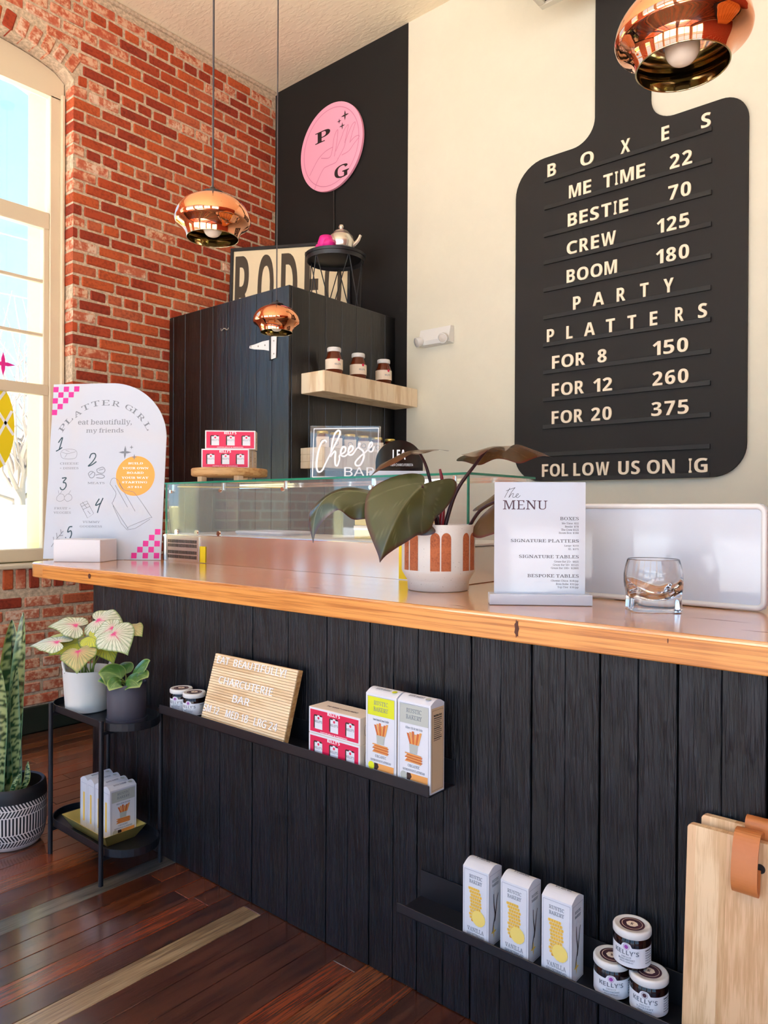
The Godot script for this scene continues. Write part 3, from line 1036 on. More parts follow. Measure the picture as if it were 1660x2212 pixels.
func make_cabinet() -> void:
	var t := thing("corner_closet", "tall black boarded closet standing in the corner by the brick wall", "closet", Vector3.ZERO)
	part(t, "body", bx(Vector3(0.601, 1.285, 0.467), Vector3(1.158, 2.566, 0.93)), m.gap)
	part(t, "top_panel", bx(Vector3(0.61, 2.5715, 0.476), Vector3(1.176, 0.011, 0.948)), m.cabinet)
	var fx := [0.022, 0.071, 0.202, 0.368, 0.498, 0.638, 0.772, 0.914, 1.054, 1.2]
	for i in fx.size() - 1:
		part(t, "board", bx(Vector3((fx[i] + fx[i + 1]) / 2, 1.289, 0.943), Vector3(fx[i + 1] - fx[i] - 0.003, 2.574, 0.02 - 0.001 * (i % 3)), 0.002), m.cabinet)
	var fz := [0.004, 0.109, 0.246, 0.382, 0.517, 0.657, 0.795, 0.932]
	for i in fz.size() - 1:
		part(t, "board", bx(Vector3(1.19, 1.289, (fz[i] + fz[i + 1]) / 2), Vector3(0.02 - 0.001 * (i % 2), 2.574, fz[i + 1] - fz[i] - 0.003), 0.002), m.cabinet)
	# strap hinge
	var hp := PackedVector2Array([Vector2(0.858, 2.262), Vector2(0.90, 2.25), Vector2(0.99, 2.235), Vector2(1.045, 2.22), Vector2(1.05, 2.17), Vector2(1.095, 2.175), Vector2(1.10, 2.30), Vector2(1.05, 2.302), Vector2(1.045, 2.285), Vector2(0.98, 2.285), Vector2(0.90, 2.277), Vector2(0.862, 2.275)])
	var h := part(t, "strap_hinge", plate(hp, 0.954, 0.958), m.white_plastic)
	part(h, "pin", tubed([Vector3(1.048, 2.165, 0.96), Vector3(1.048, 2.315, 0.96)], 0.006, 8), m.black_metal)
	for q in [[0.873, 2.268], [0.94, 2.262], [1.0, 2.26], [1.078, 2.2], [1.078, 2.275]]:
		var sm := MB.new()
		sm.lathe(prof([0, 0.002, 0.004, 0.002, 0.005, 0]), 10, Transform3D(Basis(Vector3(1, 0, 0), PI / 2), Vector3(q[0], q[1], 0.958)))
		part(h, "screw", sm.mesh(), m.grey_plastic)
	part(t, "hook", tubed(smooth_line([Vector3(0.585, 2.42, 0.957), Vector3(0.60, 2.405, 0.965), Vector3(0.63, 2.413, 0.968), Vector3(0.655, 2.402, 0.962), Vector3(0.658, 2.415, 0.957)], 4), 0.003, 6), m.grey_plastic)
	# block shelves on its side
	for k in 2:
		var y: float = [1.967, 1.536][k]
		var s := thing("block_shelf", ["thick pale wood shelf holding three tall jars on black closet", "lower thick pale wood shelf with grooved front on black closet"][k], "shelf", Vector3(1.2, y, 0.43))
		part(s, "core", bx(Vector3(0.094, 0.06, 0), Vector3(0.186, 0.118, 0.856), 0.003), m.pale_wood)
		# face of mitred strips laid at angles
		for i in 14:
			var z0 := -0.426 + i * 0.0609
			var poly := PackedVector2Array([Vector2(z0, 0.002), Vector2(z0 + 0.0597, 0.002), Vector2(z0 + 0.0597, 0.116), Vector2(z0, 0.116)])
			var sm := MB.new()
			sm.prism(poly, 0.0, 0.003, Transform3D(Basis(Vector3(0, 0, 1), Vector3(0, 1, 0), Vector3(1, 0, 0)), Vector3(0.187, 0, 0)))
			part(s, "face_strip", sm.mesh(), m.pale_wood)
		for i in 3 * k:
			part(s, "front_strip", bx(Vector3(0.094, 0.02 + i * 0.04, 0.43), Vector3(0.18, 0.037, 0.004), 0.001), m.pale_wood)
	for i in 3:
		var z: float = [0.687, 0.477, 0.238][i]
		var j := thing("tall_jar", ["tall amber jar with white lid nearest the shelf's front end", "tall amber jar with white lid in the middle of the shelf", "tall amber jar with white lid nearest the white wall"][i], "jar", Vector3(1.3, 2.0855, z), 49.0, "tall jars on the upper shelf")
		part(j, "body", lathed(prof([0, 0, 0.043, 0, 0.05, 0.006, 0.051, 0.085, 0.048, 0.10, 0.036, 0.132, 0.035, 0.138, 0, 0.138]), 28), m.amber)
		part(j, "lid", lathed(prof([0, 0.138, 0.039, 0.138, 0.041, 0.142, 0.041, 0.158, 0.038, 0.163, 0, 0.163]), 28), m.white_plastic)
		part(j, "wrap_label", arc_patch(0.0518, 0.032, 0.092, -115, 115), m.cream_card)
		part(j, "stamp", bent_disc(0.0522, 0.025, 0.088, 0.008), m.red_card)
		words(j, "KELLY'S", "Droid Sans Bold", m.grey_ink, 0.0, 0.056, 0.038, 0.066, 0.0002, 0.0003, Transform3D(), "lettering", 0.0521)
	for i in 6:
		var z: float = [0.79, 0.68, 0.56, 0.44, 0.31, 0.185][i]
		var j := thing("small_jar", ["small clear jar at the camera end of the lower shelf", "second small jar from the camera end of the lower shelf", "third small jar from the camera end of the lower shelf", "fourth small jar from the camera end of the lower shelf", "fifth small jar from the camera end of the lower shelf", "small jar nearest the white wall on the lower shelf"][i], "jar", Vector3(1.31, 1.6545, z), 49.0, "small jars on the lower shelf")
		part(j, "carton_sleeve", bx(Vector3(0, 0.032, 0), Vector3(0.072, 0.064, 0.072), 0.002), m.cream_card)
		part(j, "glass_shoulder", lathed(prof([0, 0.064, 0.034, 0.064, 0.034, 0.072, 0.029, 0.082, 0, 0.082]), 24), m.amber)
		part(j, "lid", lathed(prof([0, 0.082, 0.031, 0.082, 0.033, 0.085, 0.033, 0.095, 0.03, 0.098, 0, 0.098]), 24), m.gold)
		part(j, "stamp", print_poly(disc(0.0, 0.034, 0.014, 24), 0.0365), m.grey_ink)
		part(j, "stamp_centre", print_poly(disc(0.0, 0.034, 0.0115, 24), 0.0368), m.cream_card)
	# old sign leaning across the corner on top of the closet
	var r := thing("rodeo_sign", "framed cream sign reading RODEO standing on top of the closet", "sign", Vector3(0.41, 2.5795, 0.235), 28.8)
	var tilt := Transform3D(Basis(Vector3(1, 0, 0), deg_to_rad(-3.0)), Vector3.ZERO)
	part(r, "panel", bx(Vector3(0.0, 0.305, -0.004), Vector3(0.86, 0.58, 0.008)), m.canvas, tilt)
	for s in [[0.0, 0.60, 0.90, 0.022], [0.0, 0.011, 0.90, 0.022]]:
		part(r, "frame_bar", bx(Vector3(s[0], s[1], 0.0), Vector3(s[2], s[3], 0.03), 0.003), m.black_metal, tilt)
	for s in [-0.439, 0.439]:
		part(r, "frame_bar", bx(Vector3(s, 0.3055, 0.0), Vector3(0.022, 0.567, 0.03), 0.003), m.black_metal, tilt)
	for q in [["R", -0.414, -0.292], ["O", -0.241, -0.119], ["D", -0.065, 0.058], ["E", 0.11, 0.215], ["O", 0.259, 0.383]]:
		words(r, q[0], "Droid Sans Bold", m.rodeo_ink, q[1], 0.06, q[2], 0.552, 0.0, 0.001, tilt, "letter")
	# wire side table with a tray top
	var c := Vector3(0.99, 2.577, 0.36)
	var s := thing("wire_side_table", "small black round wire-legged table standing on top of the closet", "table", c)
	var H := 0.352
	part(s, "tray", lathed(prof([0, H - 0.01, 0.17, H - 0.01, 0.193, H - 0.004, 0.198, H + 0.012, 0.194, H + 0.013, 0.186, H, 0, H - 0.004]), 48), m.black_metal)
	part(s, "tray_underside", lathed(prof([0.165, H - 0.01, 0.18, H - 0.03, 0.184, H - 0.03, 0.19, H - 0.006]), 48), m.black_metal)
	for i in 5:
		var a := TAU * i / 5.0 + 0.3
		var top0 := Vector3(cos(a) * 0.175, H - 0.014, sin(a) * 0.175)
		var d0 := Vector3(cos(a + 0.55) * 0.17, 0.004, sin(a + 0.55) * 0.17)
		var d1 := Vector3(cos(a - 0.55) * 0.17, 0.004, sin(a - 0.55) * 0.17)
		part(s, "leg_wire", tubed([top0, d0], 0.0035, 6), m.black_metal)
		part(s, "leg_wire", tubed([top0, d1], 0.0035, 6), m.black_metal)
	var ring := []
	for j in 33:
		var a := TAU * j / 32.0
		ring.append(Vector3(cos(a) * 0.17, 0.004, sin(a) * 0.17))
	part(s, "foot_ring", tubed(ring, 0.004, 6), m.black_metal)
	var tp := thing("teapot", "small silver teapot with knob on the wire side table", "teapot", Vector3(1.08, 2.577 + H + 0.001, 0.40))
	var big := Transform3D(Basis.from_scale(Vector3(1.5, 1.5, 1.5)), Vector3.ZERO)
	part(tp, "body", lathed(prof([0, 0.0, 0.035, 0.0, 0.05, 0.02, 0.055, 0.045, 0.05, 0.068, 0.036, 0.08, 0, 0.08]), 28), m.silver, big)
	part(tp, "lid", lathed(prof([0.037, 0.08, 0.03, 0.09, 0.012, 0.098, 0.006, 0.101, 0.012, 0.109, 0.009, 0.117, 0, 0.119]), 24), m.silver, big)
	part(tp, "spout", tubed(smooth_line([Vector3(0.035, 0.03, -0.03), Vector3(0.052, 0.05, -0.045), Vector3(0.062, 0.075, -0.052)], 4), [0.012, 0.011, 0.010, 0.009, 0.008, 0.008, 0.007, 0.007, 0.007], 8), m.silver, big)
	part(tp, "handle", tubed(smooth_line([Vector3(-0.03, 0.065, 0.026), Vector3(-0.06, 0.07, 0.052), Vector3(-0.062, 0.035, 0.054), Vector3(-0.036, 0.02, 0.031)], 5), 0.005, 8), m.silver, big)
	var pb := thing("pink_bow", "bright pink gathered bow on the wire side table beside teapot", "bow", Vector3(1.005, 2.577 + H + 0.001, 0.475))
	var pm := MB.new()
	for q in [[-0.03, 0.018, 0.024], [0.012, 0.026, 0.03], [0.035, 0.016, 0.022]]:
		pm.lathe(prof([0, -q[1], q[2] * 0.7, -q[1] * 0.7, q[2], 0, q[2] * 0.75, q[1] * 0.75, 0, q[1]]), 16, Transform3D(Basis(Vector3(0, 0, 1), q[0] * 4.0), Vector3(q[0], q[1], q[0] * 0.4)))
	part(pb, "folds", pm.mesh(), m.magenta, Transform3D(Basis.from_scale(Vector3(1.8, 2.0, 1.8)), Vector3.ZERO))

# patch of a cylinder wall facing +z, angles in degrees; bump = rounded tab rising above the top edge
func arc_patch(r: float, y0: float, y1: float, a0: float, a1: float, bump := 0.0, bump_w := 0.0, bump_at := 0.0) -> ArrayMesh:
	var b := MB.new()
	var seg := 40
	for i in seg:
		var p := []
		for j in 2:
			var a := deg_to_rad(lerpf(a0, a1, float(i + j) / seg))
			var top := y1
			if bump > 0.0:
				var s := a * r - bump_at
				if absf(s) < bump_w:
					top = y1 + bump * sqrt(maxf(0.0, 1.0 - pow(s / bump_w, 2)))
			var nn := Vector3(sin(a), 0, cos(a))
			p.append([nn * r + Vector3(0, y0, 0), nn * r + Vector3(0, top, 0), nn])
		b.tri(p[0][0], p[1][0], p[1][1], p[0][2], p[1][2], p[1][2])
		b.tri(p[0][0], p[1][1], p[0][1], p[0][2], p[1][2], p[0][2])
	return b.mesh()

func bent_disc(r: float, x: float, y: float, rad: float, inner := 0.0) -> ArrayMesh:
	var b := MB.new()
	var k := 24
	for i in k:
		var q := []
		for j in [i, i + 1]:
			var a: float = TAU * j / k
			for f in [inner, rad]:
				var s: float = x + f * cos(a)
				var nn := Vector3(sin(s / r), 0, cos(s / r))
				q.append([nn * r + Vector3(0, y + f * sin(a), 0), nn])
		b.tri(q[0][0], q[1][0], q[3][0], q[0][1], q[1][1], q[3][1])
		b.tri(q[0][0], q[3][0], q[2][0], q[0][1], q[3][1], q[2][1])
	return b.mesh()

func make_counter() -> void:
	var t := thing("bar_counter", "counter front clad in charred black upright planks", "counter", Vector3(1.397, 0, 2.23))
	part(t, "carcass", bx(Vector3(2.42, 0.49, -0.24), Vector3(4.83, 0.98, 0.43)), m.gap)
	var x := 0.0
	var i := 0
	while x < 4.85:
		var gap := 0.0042 if i % 2 == 1 else 0.0014
		var w := 0.0861 - gap
		var d := 0.0205 + rng.randf_range(-0.0012, 0.0012)
		part(t, "plank", bx(Vector3(x + w / 2, 0.4915, -0.0205 + d / 2 - 0.001), Vector3(w, 0.981, d), 0.0016), m.chars[rng.randi_range(0, 3)])
		x += 0.0861
		i += 1
	for k in 5:
		part(t, "end_plank", bx(Vector3(-0.009, 0.4915, -0.065 - k * 0.086), Vector3(0.018, 0.981, 0.083), 0.0016), m.chars[k % 4])
	# thick fir top with one rounded end
	var ct := thing("countertop", "thick honey-coloured fir countertop with rounded end", "countertop", Vector3(0, 0.9835, 0))
	var poly := PackedVector2Array([Vector2(6.3, 1.28), Vector2(6.3, 2.25)])
	for j in 13:
		var a := PI * 0.5 + PI * 0.5 * j / 12.0
		poly.append(Vector2(0.91 + 0.12 * cos(a), 2.13 + 0.12 * sin(a)))
	for j in 7:
		var a := PI + PI * 0.5 * j / 6.0
		poly.append(Vector2(0.85 + 0.06 * cos(a), 1.34 + 0.06 * sin(a)))
	var n := poly.size()
	var b := MB.new()
	var levels := [[0.003, 0.0], [0.0, 0.003], [0.0, 0.0605], [0.0018, 0.064], [0.005, 0.0655]]
	var rings := []
	for l in levels:
		var ring := []
		for q in n:
			var e0 := (poly[q] - poly[(q - 1 + n) % n]).normalized()
			var e1 := (poly[(q + 1) % n] - poly[q]).normalized()
			var nn := (Vector2(e0.y, -e0.x) + Vector2(e1.y, -e1.x)).normalized()
			if nn.dot(poly[q] - Vector2(3.0, 1.8)) < 0:
				nn = -nn
			var p: Vector2 = poly[q] - nn * float(l[0])
			ring.append([Vector3(p.x, l[1], p.y), Vector3(nn.x, 0, nn.y)])
		rings.append(ring)
	for l in levels.size() - 1:
		for q in n:
			var r := (q + 1) % n
			b.quad(rings[l][q][0], rings[l][r][0], rings[l + 1][r][0], rings[l + 1][q][0], rings[l][q][1] + rings[l][r][1])
	var ids := Geometry2D.triangulate_polygon(poly)
	for q in range(0, ids.size(), 3):
		b.flat(rings[4][ids[q]][0], rings[4][ids[q + 1]][0], rings[4][ids[q + 2]][0], Vector3.UP)
		b.flat(rings[0][ids[q]][0], rings[0][ids[q + 1]][0], rings[0][ids[q + 2]][0], Vector3.DOWN)
	part(ct, "slab", b.mesh(), m.fir)
	part(ct, "front_board", bx(Vector3(3.63, 0.029, 2.2505), Vector3(5.28, 0.054, 0.004), 0.001), m.fir_edge)
	var hole := MB.new()
	hole.lathe(prof([0.0105, 0.0, 0.0095, -0.0012, 0, -0.0012]), 20, Transform3D(Basis(Vector3(1, 0, 0), PI / 2), Vector3(1.412, 0.036, 2.254)))
	part(ct, "bolt_hole", hole.mesh(), m.knot)
	for q in [[3.434, 0.034, 0.014, 0.046], [3.793, 0.047, 0.003, 0.012]]:
		var km := PackedVector2Array()
		for j in 14:
			var a := TAU * j / 14.0
			km.append(Vector2(q[0] + q[2] * 0.5 * cos(a) * (1.0 - 0.35 * (j % 2)), q[1] + q[3] * 0.5 * sin(a) * (1.0 - 0.2 * (j % 2))))
		part(ct, "split", print_poly(km, 2.2532), m.knot)
	for q in [[2.05, 2.04, 0.06], [2.3, 1.98, 0.09], [1.8, 2.1, 0.05], [3.75, 2.0, 0.14], [3.9, 2.12, 0.1], [2.6, 2.14, 0.07], [3.2, 2.2, 0.05]]:
		var cm := MB.new()
		cm.pen([Vector2(q[0], -q[1]), Vector2(q[0] + q[2] * 0.5, -q[1] + 0.002), Vector2(q[0] + q[2], -q[1] - 0.001)], 0.0028, 0.0655, Transform3D(Basis(Vector3(1, 0, 0), Vector3(0, 0, -1), Vector3(0, 1, 0)), Vector3.ZERO), 0.8)
		part(ct, "grain_check", cm.mesh(), m.knot)

func make_wall_things() -> void:
	# menu board cut like a serving board
	var t := thing("menu_board", "large charcoal menu board shaped like a paddle serving board on white wall", "menu board", Vector3(0, 0, 0))
	var poly := PackedVector2Array()
	var arc := func(cx: float, cy: float, r: float, a0: float, a1: float):
		for j in 11:
			var a := deg_to_rad(lerpf(a0, a1, j / 10.0))
			poly.append(Vector2(cx + r * cos(a), cy + r * sin(a)))
	arc.call(3.215, 1.63, 0.16, -90, 0)
	arc.call(3.255, 3.18, 0.12, 0, 90)
	arc.call(3.03, 3.425, 0.125, 270, 180)
	poly.append(Vector2(2.905, 4.36))
	poly.append(Vector2(2.605, 4.36))
	arc.call(2.475, 3.43, 0.13, 360, 270)
	arc.call(2.305, 3.115, 0.185, 90, 180)
	arc.call(2.28, 1.63, 0.16, 180, 270)
	part(t, "board", plate(poly, 0.001, 0.020), m.slate)
	for k in 12:
		part(t, "rail", bx(Vector3(2.76, 3.168 - 0.1548 * k + (0.0 if k < 11 else 0.015), 0.026), Vector3(0.905, 0.024, 0.012), 0.001), m.slate_rail)
	var rows := [[0, "B", 2.328, 2.38], [0, "O", 2.527, 2.603], [0, "X", 2.754, 2.805], [0, "E", 2.968, 3.006], [0, "S", 3.162, 3.207], [1, "ME", 2.46, 2.589], [1, "TIME", 2.659, 2.884], [1, "22", 3.011, 3.12], [2, "BESTIE", 2.454, 2.796], [2, "70", 3.004, 3.115], [3, "CREW", 2.449, 2.73], [3, "125", 2.947, 3.108], [4, "BOOM", 2.449, 2.737], [4, "180", 2.944, 3.108], [5, "P", 2.488, 2.533], [5, "A", 2.603, 2.667], [5, "R", 2.737, 2.784], [5, "T", 2.862, 2.906], [5, "Y", 2.983, 3.033], [6, "P", 2.33, 2.374], [6, "L", 2.449, 2.486], [6, "A", 2.554, 2.616], [6, "T", 2.678, 2.728], [6, "T", 2.796, 2.842], [6, "E", 2.914, 2.952], [6, "R", 3.042, 3.084], [6, "S", 3.153, 3.195], [7, "FOR", 2.363, 2.56], [7, "8", 2.632, 2.683], [7, "150", 2.93, 3.106], [8, "FOR", 2.363, 2.554], [8, "12", 2.609, 2.714], [8, "260", 2.93, 3.108], [9, "FOR", 2.363, 2.549], [9, "20", 2.598, 2.712], [9, "375", 2.925, 3.11], [11, "FOL", 2.304, 2.463], [11, "LOW", 2.496, 2.701], [11, "US", 2.751, 2.866], [11, "ON", 2.904, 3.044], [11, "IG", 3.113, 3.202]]
	var wide := {"I": 0.24, "M": 1.15, "W": 1.3, "O": 1.12, "1": 0.6, "E": 0.72, "F": 0.7, "L": 0.68, "T": 0.82, "S": 0.75, "B": 0.82, "R": 0.85, "C": 1.0, "G": 1.1, "N": 1.05, "U": 0.95}
	for r in rows:
		var s: String = r[1]
		var y: float = 3.181 - 0.1548 * r[0] + (0.0 if r[0] < 11 else 0.015)
		var total := 0.0
		for ch in s:
			total += wide.get(ch, 0.8)
		var gap: float = 0.22
		total += gap * (s.length() - 1)
		var x: float = r[2]
		var unit: float = (r[3] - r[2]) / total
		for ch in s:
			var w: float = wide.get(ch, 0.8) * unit
			words(t, ch, "Droid Sans Bold", m.maple_letter, x, y, x + w, y + 0.071, 0.022, 0.008, Transform3D(), "letter")
			x += w + gap * unit
	# round pink sign
	var p := thing("round_sign", "round pink sign with P, G and a hand on black wall", "sign", Vector3(0.617, 3.885, 0.0))
	part(p, "disc", plate(disc(0, 0, 0.307, 72), 0.012, 0.03), m.pink)
	part(p, "mount", bx(Vector3(0, 0, 0.006), Vector3(0.2, 0.2, 0.011)), m.black_paint)
	var lines := MB.new()
	var ringp := []
	for j in 73:
		ringp.append(Vector2(0.272 * cos(TAU * j / 72.0), 0.272 * sin(TAU * j / 72.0)))
	lines.pen(ringp, 0.005, 0.03)
	for l in [[-0.213, -0.145, -0.146, -0.07, -0.105, -0.038, -0.044, -0.014, 0.021, -0.007], [-0.162, -0.261, -0.134, -0.211, -0.073, -0.138, -0.023, -0.128, 0.052, -0.125, 0.076, -0.1], [-0.094, -0.052, -0.016, -0.072, 0.014, -0.039, 0.036, 0.061, 0.07, 0.1, 0.061, 0.011, 0.037, -0.078], [0.051, -0.046, 0.105, 0.032, 0.133, 0.079, 0.172, 0.102, 0.153, 0.034, 0.139, -0.014], [0.139, -0.014, 0.182, 0.057, 0.215, 0.095, 0.238, 0.094, 0.21, 0.033, 0.187, -0.029], [0.187, -0.025, 0.229, -0.004, 0.262, -0.001, 0.274, -0.015, 0.225, -0.048, 0.178, -0.082, 0.11, -0.091], [0.071, -0.109, 0.134, -0.04, 0.144, -0.001]]:
		lines.pen(smooth_line(vecs2(l), 6), 0.005, 0.03)
	part(p, "hand_drawing", lines.mesh(), m.pink_line)
	words(p, "P", "Droid Serif Bold", m.ink, -0.155, 0.062, -0.005, 0.142, 0.03, 0.0008)
	words(p, "G", "Droid Serif Bold", m.ink, 0.04, -0.248, 0.18, -0.158, 0.03, 0.0008)
	for s in [[0.14, 0.179, 0.036], [0.084, 0.155, 0.02], [0.113, 0.113, 0.026]]:
		part(p, "star", print_poly(star(s[0], s[1], s[2] * 1.1, s[2]), 0.0308), m.ink)
	var cb := part(self, "sign_cable", tubed([Vector3(0.632, 3.58, 0.008), Vector3(0.634, 3.2, 0.006), Vector3(0.636, 2.62, 0.008)], 0.006, 8), m.black_paint)
	cb.set_meta("label", "black cable hanging below the round pink sign")
	cb.set_meta("category", "cable")
	# emergency light
	var e := thing("emergency_light", "white twin-head emergency light on the white wall", "light fixture", Vector3(1.555, 2.345, 0.001))
	var hm := MB.new()
	hm.prism(PackedVector2Array([Vector2(0.0, 0.0), Vector2(0.045, 0.005), Vector2(0.055, 0.03), Vector2(0.035, 0.105), Vector2(0.0, 0.108)]), -0.118, 0.118, Transform3D(Basis(Vector3(0, 0, 1), Vector3(0, 1, 0), Vector3(1, 0, 0)), Vector3.ZERO))
	part(e, "housing", hm.mesh(), m.white_plastic)
	for s in [[-0.105, -28.0], [0.085, 12.0]]:
		var xf := Transform3D(Basis(Vector3(0, 1, 0), deg_to_rad(s[1])) * Basis(Vector3(1, 0, 0), PI / 2 + 0.35), Vector3(s[0], 0.028, 0.062))
		var lh := MB.new()
		lh.lathe(prof([0, -0.02, 0.02, -0.02, 0.031, 0.0, 0.031, 0.024, 0.026, 0.024]), 24, xf)
		var l := part(e, "lamp_head", lh.mesh(), m.white_plastic)
		var le := MB.new()
		le.lathe(prof([0.026, 0.021, 0.018, 0.026, 0, 0.028]), 24, xf)
		part(l, "lens", le.mesh(), m.lens)
	# supply vent hung below the ceiling on a short duct
	var v := thing("ceiling_vent", "square slatted air vent hanging near the top of white wall", "vent", Vector3(2.598, 4.0, 0.376))
	part(v, "duct", bx(Vector3(0.04, 0.255, 0.09), Vector3(0.42, 0.45, 0.42), 0.004), m.wall_white)
	part(v, "backing", bx(Vector3(0.04, 0.022, 0.09), Vector3(0.46, 0.012, 0.46)), m.grey_plastic)
	for q in [[0.04, -0.145, 0.5, 0.04], [0.04, 0.325, 0.5, 0.04], [-0.19, 0.09, 0.04, 0.43], [0.27, 0.09, 0.04, 0.43]]:
		part(v, "frame_bar", bx(Vector3(q[0], 0.008, q[1]), Vector3(q[2], 0.016, q[3]), 0.003), m.wall_white)
	for k in 9:
		var xf := Transform3D(Basis(Vector3(1, 0, 0), 0.6), Vector3(0.04, 0.008, -0.10 + k * 0.048))
		part(v, "slat", bx(Vector3.ZERO, Vector3(0.42, 0.002, 0.03)), m.wall_white, xf)

func make_case() -> void:
	var X0 := 1.152
	var X1 := 2.942
	var Z0 := 1.27
	var Z1 := 1.724
	var Y := 1.0495
	var t := thing("display_case", "countertop glass display case with brushed steel base", "display case", Vector3(X0, Y, Z1))
	var L := X1 - X0
	var D := Z1 - Z0
	part(t, "base", bx(Vector3(L / 2, 0.062, -D / 2), Vector3(L - 0.004, 0.124, D - 0.004), 0.002), m.steel)
	# front skin of slightly wavy sheet steel
	var sk := MB.new()
	var seg := 90
	for i in seg:
		var p := []
		for j in 2:
			var x := L * (i + j) / seg
			var bow := 0.0011 * sin(x * 17.0) + 0.0007 * sin(x * 41.0 + 1.0) + 0.0005 * sin(x * 7.0)
			var dx := 0.0011 * 17.0 * cos(x * 17.0) + 0.0007 * 41.0 * cos(x * 41.0 + 1.0)
			p.append([Vector3(x, 0.0, 0.001 + bow + 0.0015), Vector3(x, 0.126, 0.001 + bow * 0.4 + 0.0015), Vector3(-dx, 0, 1).normalized(), Vector3(-dx * 0.4, 0, 1).normalized()])
		sk.tri(p[0][0], p[1][0], p[1][1], p[0][2], p[1][2], p[1][3])
		sk.tri(p[0][0], p[1][1], p[0][1], p[0][2], p[1][3], p[0][3])
	part(t, "front_skin", sk.mesh(), m.steel)
	part(t, "base_trim", bx(Vector3(0.004, 0.063, 0.004), Vector3(0.012, 0.126, 0.008), 0.001), m.chrome)
	var gr := part(t, "vent_panel", bx(Vector3(0.16, 0.062, 0.0055), Vector3(0.262, 0.118, 0.003), 0.0005), m.steel)
	for r in [0.096, 0.076, 0.044, 0.022]:
		for k in 24:
			part(gr, "slot", bx(Vector3(0.042 + k * 0.0098, r, 0.0072), Vector3(0.0048, 0.0155, 0.0012)), m.slot)
	for q in [[0.296, 0.075], [1.492, 0.12]]:
		part(t, "yellow_tag", bx(Vector3(q[0] + 0.021, q[1] / 2 + 0.002, 0.0055), Vector3(0.042, q[1], 0.0012)), m.yellow)
	var G0 := 0.128
	var G1 := 0.372
	part(t, "front_glass", bx(Vector3(L / 2, (G0 + G1) / 2, -0.006), Vector3(L - 0.012, G1 - G0, 0.006)), m.glass)
	for s in [0.006, L - 0.006]:
		part(t, "end_glass", bx(Vector3(s, (G0 + G1) / 2, -D / 2), Vector3(0.006, G1 - G0, D - 0.02)), m.glass)
		part(t, "upright_edge", bx(Vector3(s, (G0 + G1) / 2, -0.005), Vector3(0.006, G1 - G0, 0.008)), m.glass_edge)
	part(t, "top_glass", bx(Vector3(L / 2, G1 + 0.004, -D / 2), Vector3(L, 0.008, D)), m.glass)
	part(t, "top_edge", bx(Vector3(L / 2, G1 + 0.004, 0.001), Vector3(L, 0.0082, 0.002)), m.glass_edge)
	part(t, "top_edge", bx(Vector3(L + 0.001, G1 + 0.004, -D / 2), Vector3(0.002, 0.0082, D)), m.glass_edge)
	part(t, "bottom_channel", bx(Vector3(L / 2, G0 - 0.001, -0.006), Vector3(L, 0.004, 0.018), 0.001), m.chrome)
	for s in [0.05, 0.44, 0.86, 1.35, 1.72]:
		var c := part(t, "glass_clip", bx(Vector3(s, G1 - 0.018, -0.017), Vector3(0.014, 0.034, 0.012), 0.002), m.chrome)
		var kn := MB.new()
		kn.lathe(prof([0, 0.008, 0.008, 0.008, 0.01, 0.004, 0.01, 0]), 16, Transform3D(Basis(Vector3(1, 0, 0), PI / 2), Vector3(s, G1 - 0.036, -0.003)))
		part(c, "knob", kn.mesh(), m.chrome)
	for s in [0.1, 0.26, 0.43, 1.45]:
		var kn := MB.new()
		kn.lathe(prof([0, 0.007, 0.012, 0.007, 0.014, 0.003, 0.014, 0]), 20, Transform3D(Basis(Vector3(1, 0, 0), PI / 2), Vector3(s, G0 + 0.012, -0.003)))
		part(t, "glass_foot", kn.mesh(), m.chrome)
	part(t, "brace_rod", tubed([Vector3(0.06, G1 - 0.012, -0.03), Vector3(0.44, G1 - 0.012, -D + 0.03)], 0.003, 6), m.gold)
	for q in [[L * 0.5, L - 0.06]]:
		part(t, "rear_rail", bx(Vector3(q[0], G1 - 0.006, -D + 0.01), Vector3(q[1], 0.01, 0.012)), m.chrome)
		part(t, "inner_deck", bx(Vector3(q[0], G0 + 0.002, -D / 2 - 0.01), Vector3(q[1], 0.006, D - 0.05)), m.white_plastic)
	# things in and on the case
	for k in 2:
		var b := thing("bakery_box", ["pale yellow carton, upper of two inside the glass case", "pale yellow carton, lower of two inside the glass case"][1 - k], "carton", Vector3(2.42, Y + G0 + 0.0055 + k * 0.054, 1.46), 6.0 - k * 5.0, "cartons inside the glass case")
		part(b, "tray", bx(Vector3(0, 0.02, 0), Vector3(0.30, 0.04, 0.2), 0.002), m.gold)
		part(b, "lid", bx(Vector3(0, 0.044, 0), Vector3(0.304, 0.018, 0.204), 0.002), m.cream_card)
	var tr := thing("white_tray", "shallow white serving tray inside the glass case", "tray", Vector3(1.72, Y + G0 + 0.0055, 1.52))
	var tm := MB.new()
	tm.prism(rrect(-0.16, -0.1, 0.16, 0.1, 0.03), 0.0, 0.006, Transform3D(Basis(Vector3(1, 0, 0), Vector3(0, 0, -1), Vector3(0, 1, 0)), Vector3.ZERO))
	part(tr, "base", tm.mesh(), m.white_gloss)
	var rp := []
	for q in rrect(-0.16, -0.1, 0.16, 0.1, 0.03):
		rp.append(Vector3(q.x, 0.012, q.y))
	rp.append(rp[0])
	part(tr, "rim", tubed(rp, 0.007, 8), m.white_gloss)
	var TOPY := Y + G1 + 0.0085
	# round slab riser with legs
	var rs := thing("wood_riser", "round wooden riser on short legs standing on the glass case", "riser", Vector3(1.41, TOPY, 1.530))
	part(rs, "slab", lathed(prof([0, 0.03, 0.178, 0.03, 0.183, 0.035, 0.184, 0.062, 0.18, 0.067, 0, 0.067]), 48), m.oak)
